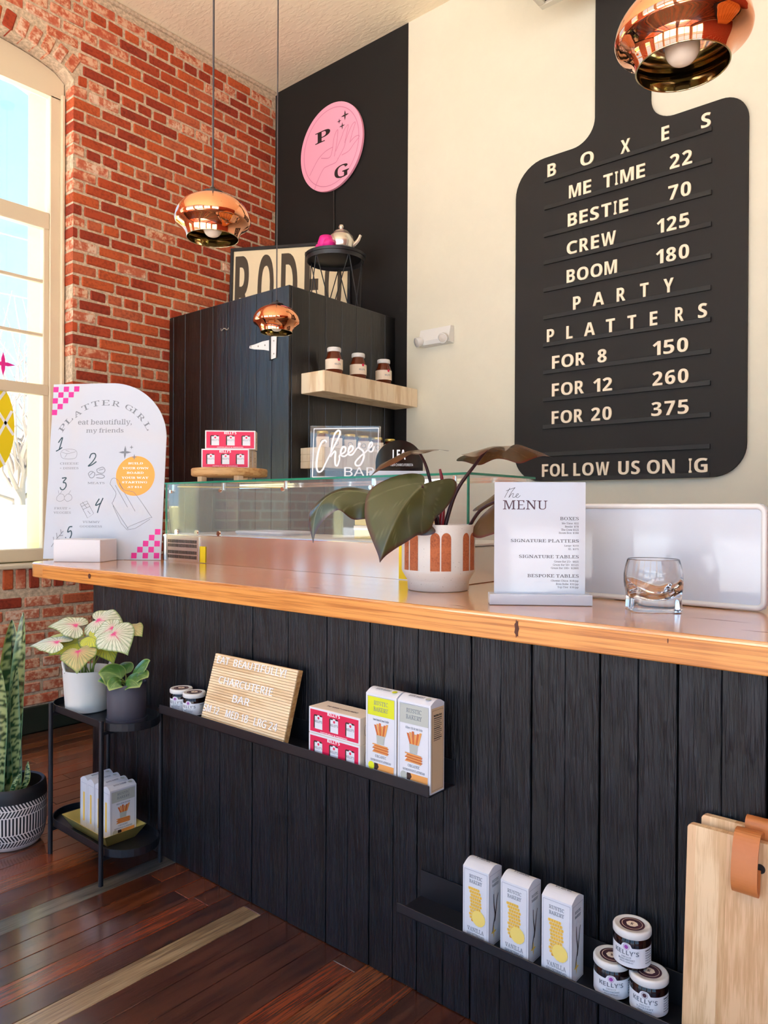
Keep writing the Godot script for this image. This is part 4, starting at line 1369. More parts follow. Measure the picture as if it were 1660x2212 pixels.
	for k in 3:
		var a := deg_to_rad(20.0 + 120.0 * k)
		part(rs, "leg", bx(Vector3(cos(a) * 0.135, 0.0155, sin(a) * 0.135), Vector3(0.034, 0.031, 0.034), 0.003), m.pale_wood)
	var ry := TOPY + 0.0675
	kelly_box(Vector3(1.435, ry, 1.565), 40.0, 0.229, 0.092, 0.085, "red and cream three-jar gift box, front of lower row on wood riser", "gift boxes on the wood riser")
	kelly_box(Vector3(1.380, ry, 1.492), 38.0, 0.229, 0.092, 0.085, "cream-ended three-jar gift box behind the lower front one on riser", "gift boxes on the wood riser")
	kelly_box(Vector3(1.43, ry + 0.0925, 1.535), 44.0, 0.240, 0.090, 0.085, "red and cream three-jar gift box on top of two others on riser", "gift boxes on the wood riser")
	# clear sign: Cheese BAR
	var cs := thing("cheese_sign", "clear acrylic sign lettered Cheese BAR in white", "sign", Vector3(2.195, TOPY, 1.533), 40.25)
	part(cs, "panel", plate(rrect(-0.152, 0.0, 0.146, 0.224, 0.004, 3), -0.003, 0.0), m.acrylic)
	var bd := MB.new()
	bd.pen([Vector2(-0.142, 0.008), Vector2(-0.136, 0.211), Vector2(0.136, 0.216), Vector2(0.132, 0.008), Vector2(-0.142, 0.008)], 0.0045, 0.0003)
	part(cs, "border", bd.mesh(), m.white_print)
	var sc := MB.new()
	for l in [[-0.0825, 0.1542, -0.0896, 0.163, -0.102, 0.1559, -0.1142, 0.1276, -0.1228, 0.0853, -0.1244, 0.05, -0.1172, 0.0306, -0.1014, 0.036, -0.0874, 0.0643, -0.0699, 0.0996], [-0.0699, 0.0996, -0.0525, 0.135, -0.0315, 0.1774, -0.0263, 0.1986, -0.0352, 0.2038, -0.0492, 0.1879, -0.0596, 0.149, -0.0664, 0.0926], [-0.0664, 0.0926, -0.0524, 0.1138, -0.0453, 0.1139, -0.0469, 0.0856, -0.0451, 0.061, -0.0362, 0.0575, -0.0275, 0.0857], [-0.0275, 0.0857, -0.0276, 0.0998, -0.0065, 0.1141, -0.0031, 0.1317, -0.0137, 0.1352, -0.0224, 0.1175, -0.0206, 0.0999, -0.0064, 0.0964, 0.0076, 0.1071], [0.0076, 0.1071, 0.0252, 0.1213, 0.0286, 0.1354, 0.018, 0.1389, 0.0093, 0.1212, 0.0112, 0.1036, 0.0253, 0.1036, 0.0393, 0.1213], [0.0358, 0.1178, 0.0533, 0.139, 0.0585, 0.1496, 0.0532, 0.1496, 0.0551, 0.132, 0.071, 0.118, 0.0747, 0.0933, 0.0607, 0.0615, 0.0431, 0.0579, 0.0395, 0.072, 0.0571, 0.0932, 0.0816, 0.1145], [0.0816, 0.1145, 0.1062, 0.1393, 0.1096, 0.1534, 0.1026, 0.1534, 0.0939, 0.1322, 0.0975, 0.1181, 0.1098, 0.1182, 0.1185, 0.1394]]:
		sc.pen(smooth_line(vecs2(l), 7), 0.0085, 0.0003, Transform3D(), 0.25)
	part(cs, "script_lettering", sc.mesh(), m.white_print)
	words(cs, "BAR", "Droid Sans", m.white_print, -0.008, 0.012, 0.122, 0.050, 0.0003)
	# name plate
	var le := thing("name_plate", "black arched name plate reading LEA in a white stand", "name plate", Vector3(2.567, TOPY, 1.64), 40.25)
	part(le, "stand", bx(Vector3(-0.004, 0.009, 0), Vector3(0.213, 0.018, 0.04), 0.001), m.white_gloss)
	var lp := PackedVector2Array([Vector2(-0.087, 0.018), Vector2(0.092, 0.018)])
	for j in 21:
		var a := PI * j / 20.0
		lp.append(Vector2(0.0025 + 0.0895 * cos(a), 0.05 + 0.085 * sin(a)))
	part(le, "plate", plate(lp, -0.002, 0.002), m.black_gloss)
	words(le, "LEA", "Droid Sans Bold", m.white_print, -0.0226, 0.0613, 0.0265, 0.0985, 0.002)
	words(le, "TOP TIER CHARCUTERISTA", "Droid Sans", m.white_print, -0.05, 0.037, 0.055, 0.046, 0.002)

func kelly_box(at: Vector3, turn: float, w: float, h: float, d: float, label: String, group: String) -> Node3D:
	var t := thing("gift_box", label, "box", at, turn, group)
	part(t, "carton", bx(Vector3(0, h / 2, 0), Vector3(w, h, d), 0.001), m.cream_card)
	var z := d / 2 + 0.0004
	var fm := part(t, "front_print", print_poly(PackedVector2Array([Vector2(-w / 2 + 0.001, 0.001), Vector2(w / 2 - 0.001, 0.001), Vector2(w / 2 - 0.001, h - 0.001), Vector2(-w / 2 + 0.001, h - 0.001)]), z), m.white_card)
	part(fm, "red_panel", print_poly(PackedVector2Array([Vector2(-w / 2 + 0.006, 0.005), Vector2(w / 2 - 0.006, 0.005), Vector2(w / 2 - 0.006, h - 0.006), Vector2(-w / 2 + 0.006, h - 0.006)]), z + 0.0002), m.red_card)
	words(fm, "KELLY'S", "Droid Sans Bold", m.white_print, -w * 0.12, h * 0.80, w * 0.12, h * 0.935, z + 0.0003)
	words(fm, "PEPPER JELLY & PRESERVES", "Droid Sans Bold", m.white_print, -w * 0.26, h * 0.075, w * 0.26, h * 0.125, z + 0.0003)
	for k in [-1, 0, 1]:
		var cx: float = k * w * 0.31
		var ww := w * 0.088
		part(fm, "window", print_poly(rrect(cx - ww, h * 0.20, cx + ww, h * 0.74, ww * 0.3, 4), z + 0.0004), m.pod)
		var lab := PackedVector2Array([Vector2(cx - ww * 0.72, h * 0.20), Vector2(cx + ww, h * 0.20), Vector2(cx + ww, h * 0.68), Vector2(cx + ww * 0.45, h * 0.68), Vector2(cx + ww * 0.3, h * 0.73), Vector2(cx - ww * 0.1, h * 0.73), Vector2(cx - ww * 0.25, h * 0.68), Vector2(cx - ww * 0.72, h * 0.68)])
		part(fm, "jar_label", print_poly(lab, z + 0.0006), m.white_card)
		part(fm, "stamp", print_poly(disc(cx + ww * 0.12, h * 0.62, ww * 0.22, 16), z + 0.0008), m.red_card)
		words(fm, "KELLY'S", "Droid Sans", m.grey_ink, cx - ww * 0.65, h * 0.44, cx + ww * 0.92, h * 0.53, z + 0.0008)
	# printed end and top
	var side := Transform3D(Basis(Vector3(0, 1, 0), PI / 2), Vector3(w / 2 + 0.0003, h / 2, 0))
	var em := MB.new()
	em.pen(ring_pts(h * 0.3), 0.0008, 0, side)
	em.pen(ring_pts(h * 0.12), 0.003, 0, side)
	part(t, "end_stamp", em.mesh(), m.plum)
	var topx := Transform3D(Basis(Vector3(1, 0, 0), -PI / 2), Vector3(0, h + 0.0002, 0))
	words(t, "THE PERFECT COMPLEMENT", "Droid Sans", m.plum, -w * 0.3, -0.008, w * 0.3, 0.0, 0.0, 0.0003, topx)
	return t

func ring_pts(r: float) -> Array:
	var out := []
	for j in 33:
		out.append(Vector2(r * cos(TAU * j / 32.0), r * sin(TAU * j / 32.0)))
	return out

func tilt_of(deg: float) -> Transform3D:
	return Transform3D(Basis(Vector3(1, 0, 0), deg_to_rad(-deg)), Vector3.ZERO)

func sketch(parent: Node3D, called: String, strokes: Array, w: float, z: float, mat: Material, xf: Transform3D, per := 5) -> void:
	var b := MB.new()
	for s in strokes:
		b.pen(smooth_line(vecs2(s), per) if per > 1 else vecs2(s), w, z, xf)
	part(parent, called, b.mesh(), mat)

func in_box(s: Array, x0: float, y0: float, x1: float, y1: float) -> Array:
	var out := []
	for i in range(0, s.size(), 2):
		out.append(lerpf(x0, x1, s[i]))
		out.append(lerpf(y0, y1, s[i + 1]))
	return out

func make_counter_things() -> void:
	var Y := 1.0495
	# tall arched poster sign in a white slotted block
	var t := thing("arched_sign", "tall glossy white arched sign headed PLATTER GIRL on the counter", "sign", Vector3(0.916, Y, 1.927), 34.88)
	var xf := tilt_of(6.5)
	var poly := PackedVector2Array([Vector2(-0.302, 0.001), Vector2(0.302, 0.001), Vector2(0.301, 0.60)])
	for j in 24:
		var a := PI * 0.5 * (j + 1) / 24.0
		poly.append(Vector2(0.002 + 0.299 * cos(a), 0.60 + 0.291 * sin(a)))
	poly.append(Vector2(-0.305, 0.888))
	part(t, "panel", plate(poly, -0.005, 0.0), m.white_gloss, xf)
	var sq := 0.0138
	for q in [[-0.2919, 0.8606], [-0.2368, 0.862], [-0.1818, 0.863], [-0.2640, 0.8325], [-0.2091, 0.8334], [-0.2918, 0.8020], [-0.2367, 0.8028], [-0.2640, 0.7725], [-0.2916, 0.7419], [0.2800, 0.1392], [0.2511, 0.1104], [0.2221, 0.0808], [0.2801, 0.0811], [0.1945, 0.0510], [0.2512, 0.0516], [0.1655, 0.0215], [0.2233, 0.0218], [0.2802, 0.0224]]:
		part(t, "pink_check", print_poly(PackedVector2Array([Vector2(q[0] - sq, q[1] - sq), Vector2(q[0] + sq, q[1] - sq), Vector2(q[0] + sq, q[1] + sq), Vector2(q[0] - sq, q[1] + sq)]), 0.0004), m.magenta, xf)
	for q in [["P", -0.244, 0.663], ["L", -0.2139, 0.7002], ["A", -0.1701, 0.7354], ["T", -0.1281, 0.7669], ["T", -0.0777, 0.7852], ["E", -0.0246, 0.7896], ["R", 0.0309, 0.7843], ["G", 0.1003, 0.7632], ["I", 0.1296, 0.7463], ["R", 0.1652, 0.7145], ["L", 0.2014, 0.6698]]:
		var phi := atan2(q[1] + 0.02, q[2] - 0.529)
		var w := 0.021 if q[0] != "I" else 0.011
		words(t, q[0], "Droid Serif", m.grey_ink, -w, -0.0135, w, 0.0135, 0.0002, 0.0003, xf * Transform3D(Basis(Vector3(0, 0, 1), -phi), Vector3(q[1], q[2], 0)), "letter")
	words(t, "eat beautifully,", "Droid Serif Italic", m.grey_ink, -0.163, 0.670, 0.118, 0.705, 0.0002, 0.0003, xf)
	words(t, "my friends", "Droid Serif Italic", m.grey_ink, -0.118, 0.630, 0.077, 0.660, 0.0002, 0.0003, xf)
	var digits := {"1": [[0.3, 0.62, 0.95, 1.0, 0.5, 0.1], [0.0, 0.0, 0.5, 0.12, 1.0, 0.28]], "2": [[0.1, 0.62, 0.3, 0.95, 0.75, 0.98, 0.85, 0.72, 0.45, 0.3, 0.0, 0.0, 0.5, 0.12, 1.0, 0.36]], "3": [[0.2, 0.95, 0.9, 0.98, 0.45, 0.62, 0.85, 0.55, 0.95, 0.28, 0.6, 0.02, 0.2, 0.02, 0.0, 0.2]], "4": [[0.5, 0.95, 0.05, 0.5, 0.8, 0.68], [1.0, 1.0, 0.6, 0.5, 0.35, 0.0]], "5": [[1.0, 1.0, 0.5, 0.95, 0.3, 0.55, 0.8, 0.65, 0.95, 0.35, 0.7, 0.0], [0.0, 0.05, 0.05, 0.12]]}
	for q in [["1", -0.2704, 0.5421, -0.2387, 0.6126], ["2", -0.0960, 0.4662, -0.0546, 0.5306], ["3", -0.2363, 0.347, -0.2042, 0.4076], ["4", -0.0476, 0.2312, -0.009, 0.3057], ["5", -0.1917, 0.1019, -0.1598, 0.1617]]:
		var strokes := []
		for s in digits[q[0]]:
			strokes.append(in_box(s, q[1], q[2], q[3], q[4]))
		sketch(t, "numeral", strokes, 0.0058, 0.0003, m.teal_ink, xf)
	for q in [["CHEESE", -0.2448, 0.4744, -0.1483, 0.4845], ["+ DISHES", -0.2452, 0.4508, -0.1468, 0.4609], ["MEATS", -0.0942, 0.3759, -0.0062, 0.3860], ["FRUIT +", -0.2601, 0.2482, -0.1735, 0.2583], ["VEGGIES", -0.2624, 0.2264, -0.1721, 0.2365], ["YUMMY", -0.1083, 0.1802, -0.0181, 0.1904], ["GOODNESS", -0.1208, 0.1584, -0.0063, 0.1686], ["SAVORY", -0.2326, 0.0655, -0.1450, 0.0756]]:
		words(t, q[0], "Droid Serif", m.grey_ink, q[1], q[2], q[3], q[4], 0.0002, 0.0003, xf)
	part(t, "orange_disc", print_poly(disc(0.151, 0.417, 0.1, 56), 0.0005), m.orange, xf)
	for q in [["BUILD", 0.1107, 0.4748, 0.187, 0.4850], ["YOUR OWN", 0.082, 0.4506, 0.2169, 0.4608], ["BOARD", 0.1059, 0.4273, 0.1931, 0.4375], ["YOUR WAY", 0.081, 0.4024, 0.2194, 0.4128], ["STARTING", 0.0842, 0.3798, 0.2143, 0.3900], ["AT $14", 0.1136, 0.3552, 0.1876, 0.3664]]:
		words(t, q[0], "Droid Serif Bold", m.white_print, q[1], q[2], q[3], q[4], 0.0007, 0.0003, xf)
	for s in [[0.0915, 0.5358, 0.034], [0.1239, 0.5614, 0.011], [0.1405, 0.5118, 0.016]]:
		part(t, "star", print_poly(star(s[0], s[1], s[2]), 0.0008), m.grey_ink, xf)
	sketch(t, "board_drawing", [[0.0225, 0.3768, 0.0305, 0.4005, 0.0471, 0.4053, 0.0667, 0.3915, 0.0833, 0.3624, 0.103, 0.3442, 0.1369, 0.3389, 0.1602, 0.3226, 0.2399, 0.2184, 0.2349, 0.2076, 0.1317, 0.1638, 0.1245, 0.1602, 0.0456, 0.2697, 0.0428, 0.286, 0.0573, 0.3259, 0.0427, 0.3514, 0.0225, 0.3768], [0.0439, 0.2679, 0.1245, 0.1476, 0.2389, 0.2022], [0.07, 0.38, 0.16, 0.24], [0.05, 0.37, 0.12, 0.26]], 0.0018, 0.0009, m.grey_ink, xf, 3)
	sketch(t, "chocolate_drawing", [[-0.1256, 0.2744, -0.0927, 0.2909, -0.053, 0.2275, -0.0835, 0.2049, -0.1256, 0.2744], [-0.1106, 0.2472, -0.074, 0.2637], [-0.115, 0.285, -0.09, 0.255], [-0.118, 0.262, -0.085, 0.278], [-0.085, 0.24, -0.07, 0.225]], 0.0022, 0.0003, m.grey_ink, xf, 1)
	sketch(t, "cheese_drawing", [[-0.2465, 0.53, -0.235, 0.548, -0.2, 0.553, -0.168, 0.547, -0.159, 0.53, -0.166, 0.508, -0.2, 0.502, -0.235, 0.508, -0.2465, 0.53], [-0.24, 0.538, -0.21, 0.53, -0.165, 0.54], [-0.21, 0.53, -0.222, 0.51], [-0.22, 0.548, -0.2, 0.54]], 0.0016, 0.0003, m.grey_ink, xf)
	sketch(t, "meat_drawing", [[-0.0937, 0.428, -0.08, 0.44, -0.06, 0.43, -0.0658, 0.41, -0.082, 0.408, -0.0937, 0.428], [-0.05, 0.45, -0.02, 0.461, -0.007, 0.445, -0.02, 0.43, -0.045, 0.435, -0.05, 0.45], [-0.055, 0.42, -0.03, 0.425, -0.008, 0.415, -0.02, 0.405, -0.05, 0.408], [-0.085, 0.42, -0.07, 0.435], [-0.04, 0.445, -0.015, 0.452]], 0.003, 0.0003, m.grey_ink, xf)
	sketch(t, "fruit_drawing", [[-0.25, 0.31, -0.235, 0.325, -0.215, 0.32, -0.212, 0.298, -0.232, 0.288, -0.25, 0.295, -0.25, 0.31], [-0.21, 0.31, -0.195, 0.325, -0.175, 0.318, -0.173, 0.298, -0.195, 0.288, -0.21, 0.3], [-0.24, 0.325, -0.245, 0.343], [-0.235, 0.325, -0.225, 0.34], [-0.19, 0.325, -0.18, 0.343]], 0.0018, 0.0003, m.grey_ink, xf)
	sketch(t, "sprig_drawing", [[-0.262, 0.06, -0.245, 0.09, -0.225, 0.115, -0.205, 0.14], [-0.25, 0.085, -0.255, 0.11], [-0.24, 0.097, -0.222, 0.1], [-0.235, 0.105, -0.24, 0.13], [-0.225, 0.115, -0.205, 0.118], [-0.215, 0.127, -0.22, 0.148]], 0.003, 0.0003, m.grey_ink, xf)
	part(t, "front_block", bx(Vector3(-0.03, 0.0525, 0.098), Vector3(0.229, 0.105, 0.172), 0.002), m.white_card)
	part(t, "rear_block", bx(Vector3(-0.03, 0.0525, -0.045), Vector3(0.229, 0.105, 0.05), 0.002), m.white_card)
	# acrylic menu
	var me := thing("menu_stand", "white acrylic sheet headed the MENU in a white slotted foot", "menu", Vector3(3.388, Y, 2.048), 36.46)
	part(me, "foot", bx(Vector3(0, 0.0145, -0.03), Vector3(0.27, 0.028, 0.06), 0.0012), m.white_gloss)
	part(me, "sheet", plate(rrect(-0.121, 0.0285, 0.121, 0.328, 0.002, 2), -0.034, -0.030), m.white_gloss)
	words(me, "MENU", "Droid Serif", m.plum, -0.0984, 0.2545, 0.0204, 0.2788, -0.030)
	sketch(me, "script_lettering", [[-0.090, 0.304, -0.078, 0.309, -0.066, 0.313], [-0.080, 0.312, -0.088, 0.298, -0.094, 0.286], [-0.066, 0.313, -0.075, 0.302, -0.083, 0.286, -0.076, 0.295, -0.070, 0.297, -0.073, 0.288, -0.068, 0.287, -0.060, 0.292, -0.057, 0.296, -0.061, 0.296, -0.064, 0.289, -0.059, 0.286, -0.052, 0.292]], 0.0011, -0.030, m.ink, Transform3D())
	for q in [["BOXES", 0.0542, 0.2262, 0.1033, 0.2346], ["Me Time  $22", 0.0586, 0.2147, 0.1029, 0.2200], ["Bestie  $70", 0.0669, 0.2057, 0.1030, 0.2116], ["The Crew $125", 0.0566, 0.1969, 0.1030, 0.2032], ["Boom Box  $180", 0.0509, 0.1889, 0.1031, 0.1945], ["SIGNATURE PLATTERS", -0.0766, 0.1664, 0.1036, 0.1746], ["Large  $250", 0.0652, 0.1544, 0.1033, 0.1599], ["XL  $375", 0.0755, 0.1457, 0.1033, 0.1510], ["SIGNATURE TABLES", -0.0545, 0.1239, 0.1038, 0.1322], ["Graze for 25+  $825", 0.0389, 0.1118, 0.1031, 0.1176], ["Graze for 50+  $1525", 0.0359, 0.1030, 0.1032, 0.1088], ["Graze for 100+  $2800", 0.0307, 0.0945, 0.1032, 0.1002], ["BESPOKE TABLES", -0.0320, 0.0722, 0.1041, 0.0808], ["Cheese Chica  $28/pp", 0.0309, 0.0597, 0.1034, 0.0662], ["Boss Babe  $32/pp", 0.0440, 0.0509, 0.1035, 0.0574], ["Top Tier  $36/pp", 0.0476, 0.0425, 0.1035, 0.0490]]:
		words(me, q[0], "Droid Serif", m.ink, q[1], q[2], q[3], q[4], -0.030)
	# white framed board standing at the back of the counter
	var wb := thing("white_board", "glossy white framed board standing behind the glass tumbler", "board", Vector3(3.37, Y, 1.786))
	part(wb, "panel", plate(rrect(0.0, 0.001, 0.504, 0.272, 0.022), -0.014, 0.0), m.white_gloss)
	var fp := []
	for q in rrect(0.007, 0.008, 0.497, 0.265, 0.018):
		fp.append(Vector3(q.x, q.y, 0.0))
	fp.append(fp[0])
	part(wb, "frame", tubed(fp, 0.0075, 8), m.white_plastic)
	part(wb, "rear_foot", bx(Vector3(0.25, 0.01, -0.05), Vector3(0.3, 0.02, 0.07), 0.003), m.white_plastic)
	# square-footed iridescent tumbler
	var gl := thing("glass_tumbler", "iridescent clear glass tumbler with square foot on the counter", "tumbler", Vector3(3.642, Y, 1.93), 34.0)
	var levels := [[0.001, 0.052, 7.0], [0.0, 0.058, 8.0], [0.003, 0.061, 8.0], [0.03, 0.060, 7.0], [0.042, 0.0615, 5.0], [0.055, 0.067, 3.2], [0.07, 0.0705, 2.5], [0.09, 0.0715, 2.2], [0.11, 0.0685, 2.0], [0.128, 0.064, 2.0], [0.130, 0.0625, 2.0], [0.128, 0.061, 2.0], [0.11, 0.065, 2.0], [0.09, 0.067, 2.1], [0.07, 0.065, 2.2], [0.05, 0.056, 2.2], [0.036, 0.042, 2.0], [0.028, 0.025, 2.0], [0.026, 0.001, 2.0]]
	var rings := []
	var K := 64
	for l in levels:
		var ring := []
		for j in K:
			var a := TAU * j / K
			var e: float = 2.0 / l[2]
			var c := cos(a)
			var s := sin(a)
			ring.append(Vector3(signf(c) * pow(absf(c), e), 0, signf(s) * pow(absf(s), e)) * l[1] + Vector3(0, l[0], 0))
		rings.append(ring)
	var gm := MB.new()
	for i in levels.size() - 1:
		for j in K:
			var j2 := (j + 1) % K
			var p0: Vector3 = rings[i][j]
			var p1: Vector3 = rings[i][j2]
			var p2: Vector3 = rings[i + 1][j2]
			var p3: Vector3 = rings[i + 1][j]
			var nrm := func(ii: int, jj: int) -> Vector3:
				var up: Vector3 = rings[mini(ii + 1, levels.size() - 1)][jj] - rings[maxi(ii - 1, 0)][jj]
				var side: Vector3 = rings[ii][(jj + 1) % K] - rings[ii][(jj - 1 + K) % K]
				return up.cross(side).normalized()
			gm.tri(p0, p1, p2, nrm.call(i, j), nrm.call(i, j2), nrm.call(i + 1, j2))
			gm.tri(p0, p2, p3, nrm.call(i, j), nrm.call(i + 1, j2), nrm.call(i + 1, j))
	for j in K:
		gm.flat(Vector3(0, 0.001, 0), rings[0][j], rings[0][(j + 1) % K], Vector3.DOWN)
		gm.flat(Vector3(0, 0.026, 0), rings[levels.size() - 1][j], rings[levels.size() - 1][(j + 1) % K], Vector3.UP)
	part(gl, "glass", gm.mesh(), m.tumbler)
	philodendron(Vector3(2.949, Y, 1.907))

# ---------------------------------------------------------------- leaves
const HEART := [[-0.06, 0.0], [-0.2, 0.14], [-0.31, 0.36], [-0.33, 0.58], [-0.25, 0.82], [-0.08, 0.97], [0.1, 1.0], [0.28, 0.92], [0.46, 0.74], [0.64, 0.5], [0.8, 0.27], [0.92, 0.1], [1.0, 0.0]]
const ARROW := [[-0.05, 0.0], [-0.22, 0.12], [-0.40, 0.30], [-0.46, 0.48], [-0.40, 0.68], [-0.24, 0.84], [-0.05, 0.88], [0.10, 0.90], [0.24, 1.0], [0.40, 0.92], [0.55, 0.72], [0.70, 0.52], [0.84, 0.26], [0.93, 0.09], [1.0, 0.0]]
const BLUNT := [[-0.05, 0.0], [-0.10, 0.08], [-0.13, 0.22], [-0.07, 0.45], [0.06, 0.72], [0.22, 0.94], [0.38, 1.0], [0.54, 0.86], [0.7, 0.6], [0.85, 0.28], [0.94, 0.09], [1.0, 0.0]]
const OVAL := [[-0.01, 0.0], [-0.03, 0.2], [0.0, 0.5], [0.1, 0.8], [0.26, 0.98], [0.42, 1.0], [0.58, 0.9], [0.74, 0.68], [0.88, 0.38], [0.96, 0.14], [1.0, 0.0]]
func leaf_mesh(o: Vector3, A: Vector3, M: Vector3, B: Vector3, up: Vector3, half: float, fold: float, wave: float, outline: Array, paint: Callable, seed_value := 0, rings := 9, fine := 3, far_side: Array = []) -> ArrayMesh:
	var edge := []
	var pts := vecs2([])
	for q in outline:
		pts.append(Vector2(q[0], q[1]))
	var sm := smooth_line(pts, fine)
	for q in sm:
		edge.append(q)
	var sm2 := sm
	if far_side:
		pts = []
		for q in far_side:
			pts.append(Vector2(q[0], q[1]))
		sm2 = smooth_line(pts, fine)
	for i in range(sm2.size() - 2, 0, -1):
		edge.append(Vector2(sm2[i].x, -sm2[i].y))
	var S := edge.size()
	var ctrl := M * 2.0 - (A + B) * 0.5
	var length := A.distance_to(M) + M.distance_to(B)
	var place := func(x: float, y: float) -> Vector3:
		var t := clampf(x, 0.0, 1.0)
		var p := A.lerp(ctrl, t).lerp(ctrl.lerp(B, t), t)
		var d := ((ctrl - A) * (1.0 - t) + (B - ctrl) * t).normalized()
		var s := d.cross(up).normalized()
		var nn := s.cross(d)
		if x < 0.0:
			p += d * x * length
		var r := absf(y)
		return p + s * y * half * (1.0 - 0.25 * fold * r) + nn * half * (-fold * pow(r, 1.4) + wave * r * sin(x * 11.0 + seed_value * 1.7 + signf(y) * 1.2)) - o
	var P := []
	var Cc := []
	for k in rings + 1:
		var f := float(k) / rings
		var row := []
		var crow := []
		for j in S:
			var e: Vector2 = edge[j] * f
			row.append(place.call(e.x, e.y))
			crow.append(paint.call(e.x, e.y, f, j, S))
		P.append(row)
		Cc.append(crow)
	var b := MB.new()
	var N := []
	for k in rings + 1:
		var row := []
		for j in S:
			var du: Vector3 = P[k][(j + 1) % S] - P[k][(j - 1 + S) % S]
			var dv: Vector3 = P[mini(k + 1, rings)][j] - P[maxi(k - 1, 0)][j]
			var nn := du.cross(dv)
			if k == 0:
				nn = up
			if nn.dot(up) < 0:
				nn = -nn
			row.append(nn.normalized())
		N.append(row)
	for k in rings:
		for j in S:
			var j2 := (j + 1) % S
			b.tri(P[k][j], P[k][j2], P[k + 1][j2], N[k][j], N[k][j2], N[k + 1][j2], Vector2.ZERO, Vector2.ZERO, Vector2.ZERO, Cc[k][j], Cc[k][j2], Cc[k + 1][j2])
			b.tri(P[k][j], P[k + 1][j2], P[k + 1][j], N[k][j], N[k + 1][j2], N[k + 1][j], Vector2.ZERO, Vector2.ZERO, Vector2.ZERO, Cc[k][j], Cc[k + 1][j2], Cc[k + 1][j])
	return b.mesh()

func petiole(parent: Node3D, o: Vector3, pts: Array, r0: float, r1: float, mat: Material, called := "stalk") -> void:
	var q := []
	for p in pts:
		q.append(p - o)
	var s := smooth_line(q, 6)
	var rr := []
	for i in s.size():
		rr.append(lerpf(r0, r1, float(i) / (s.size() - 1)))
	part(parent, called, tubed(s, rr, 8), mat)

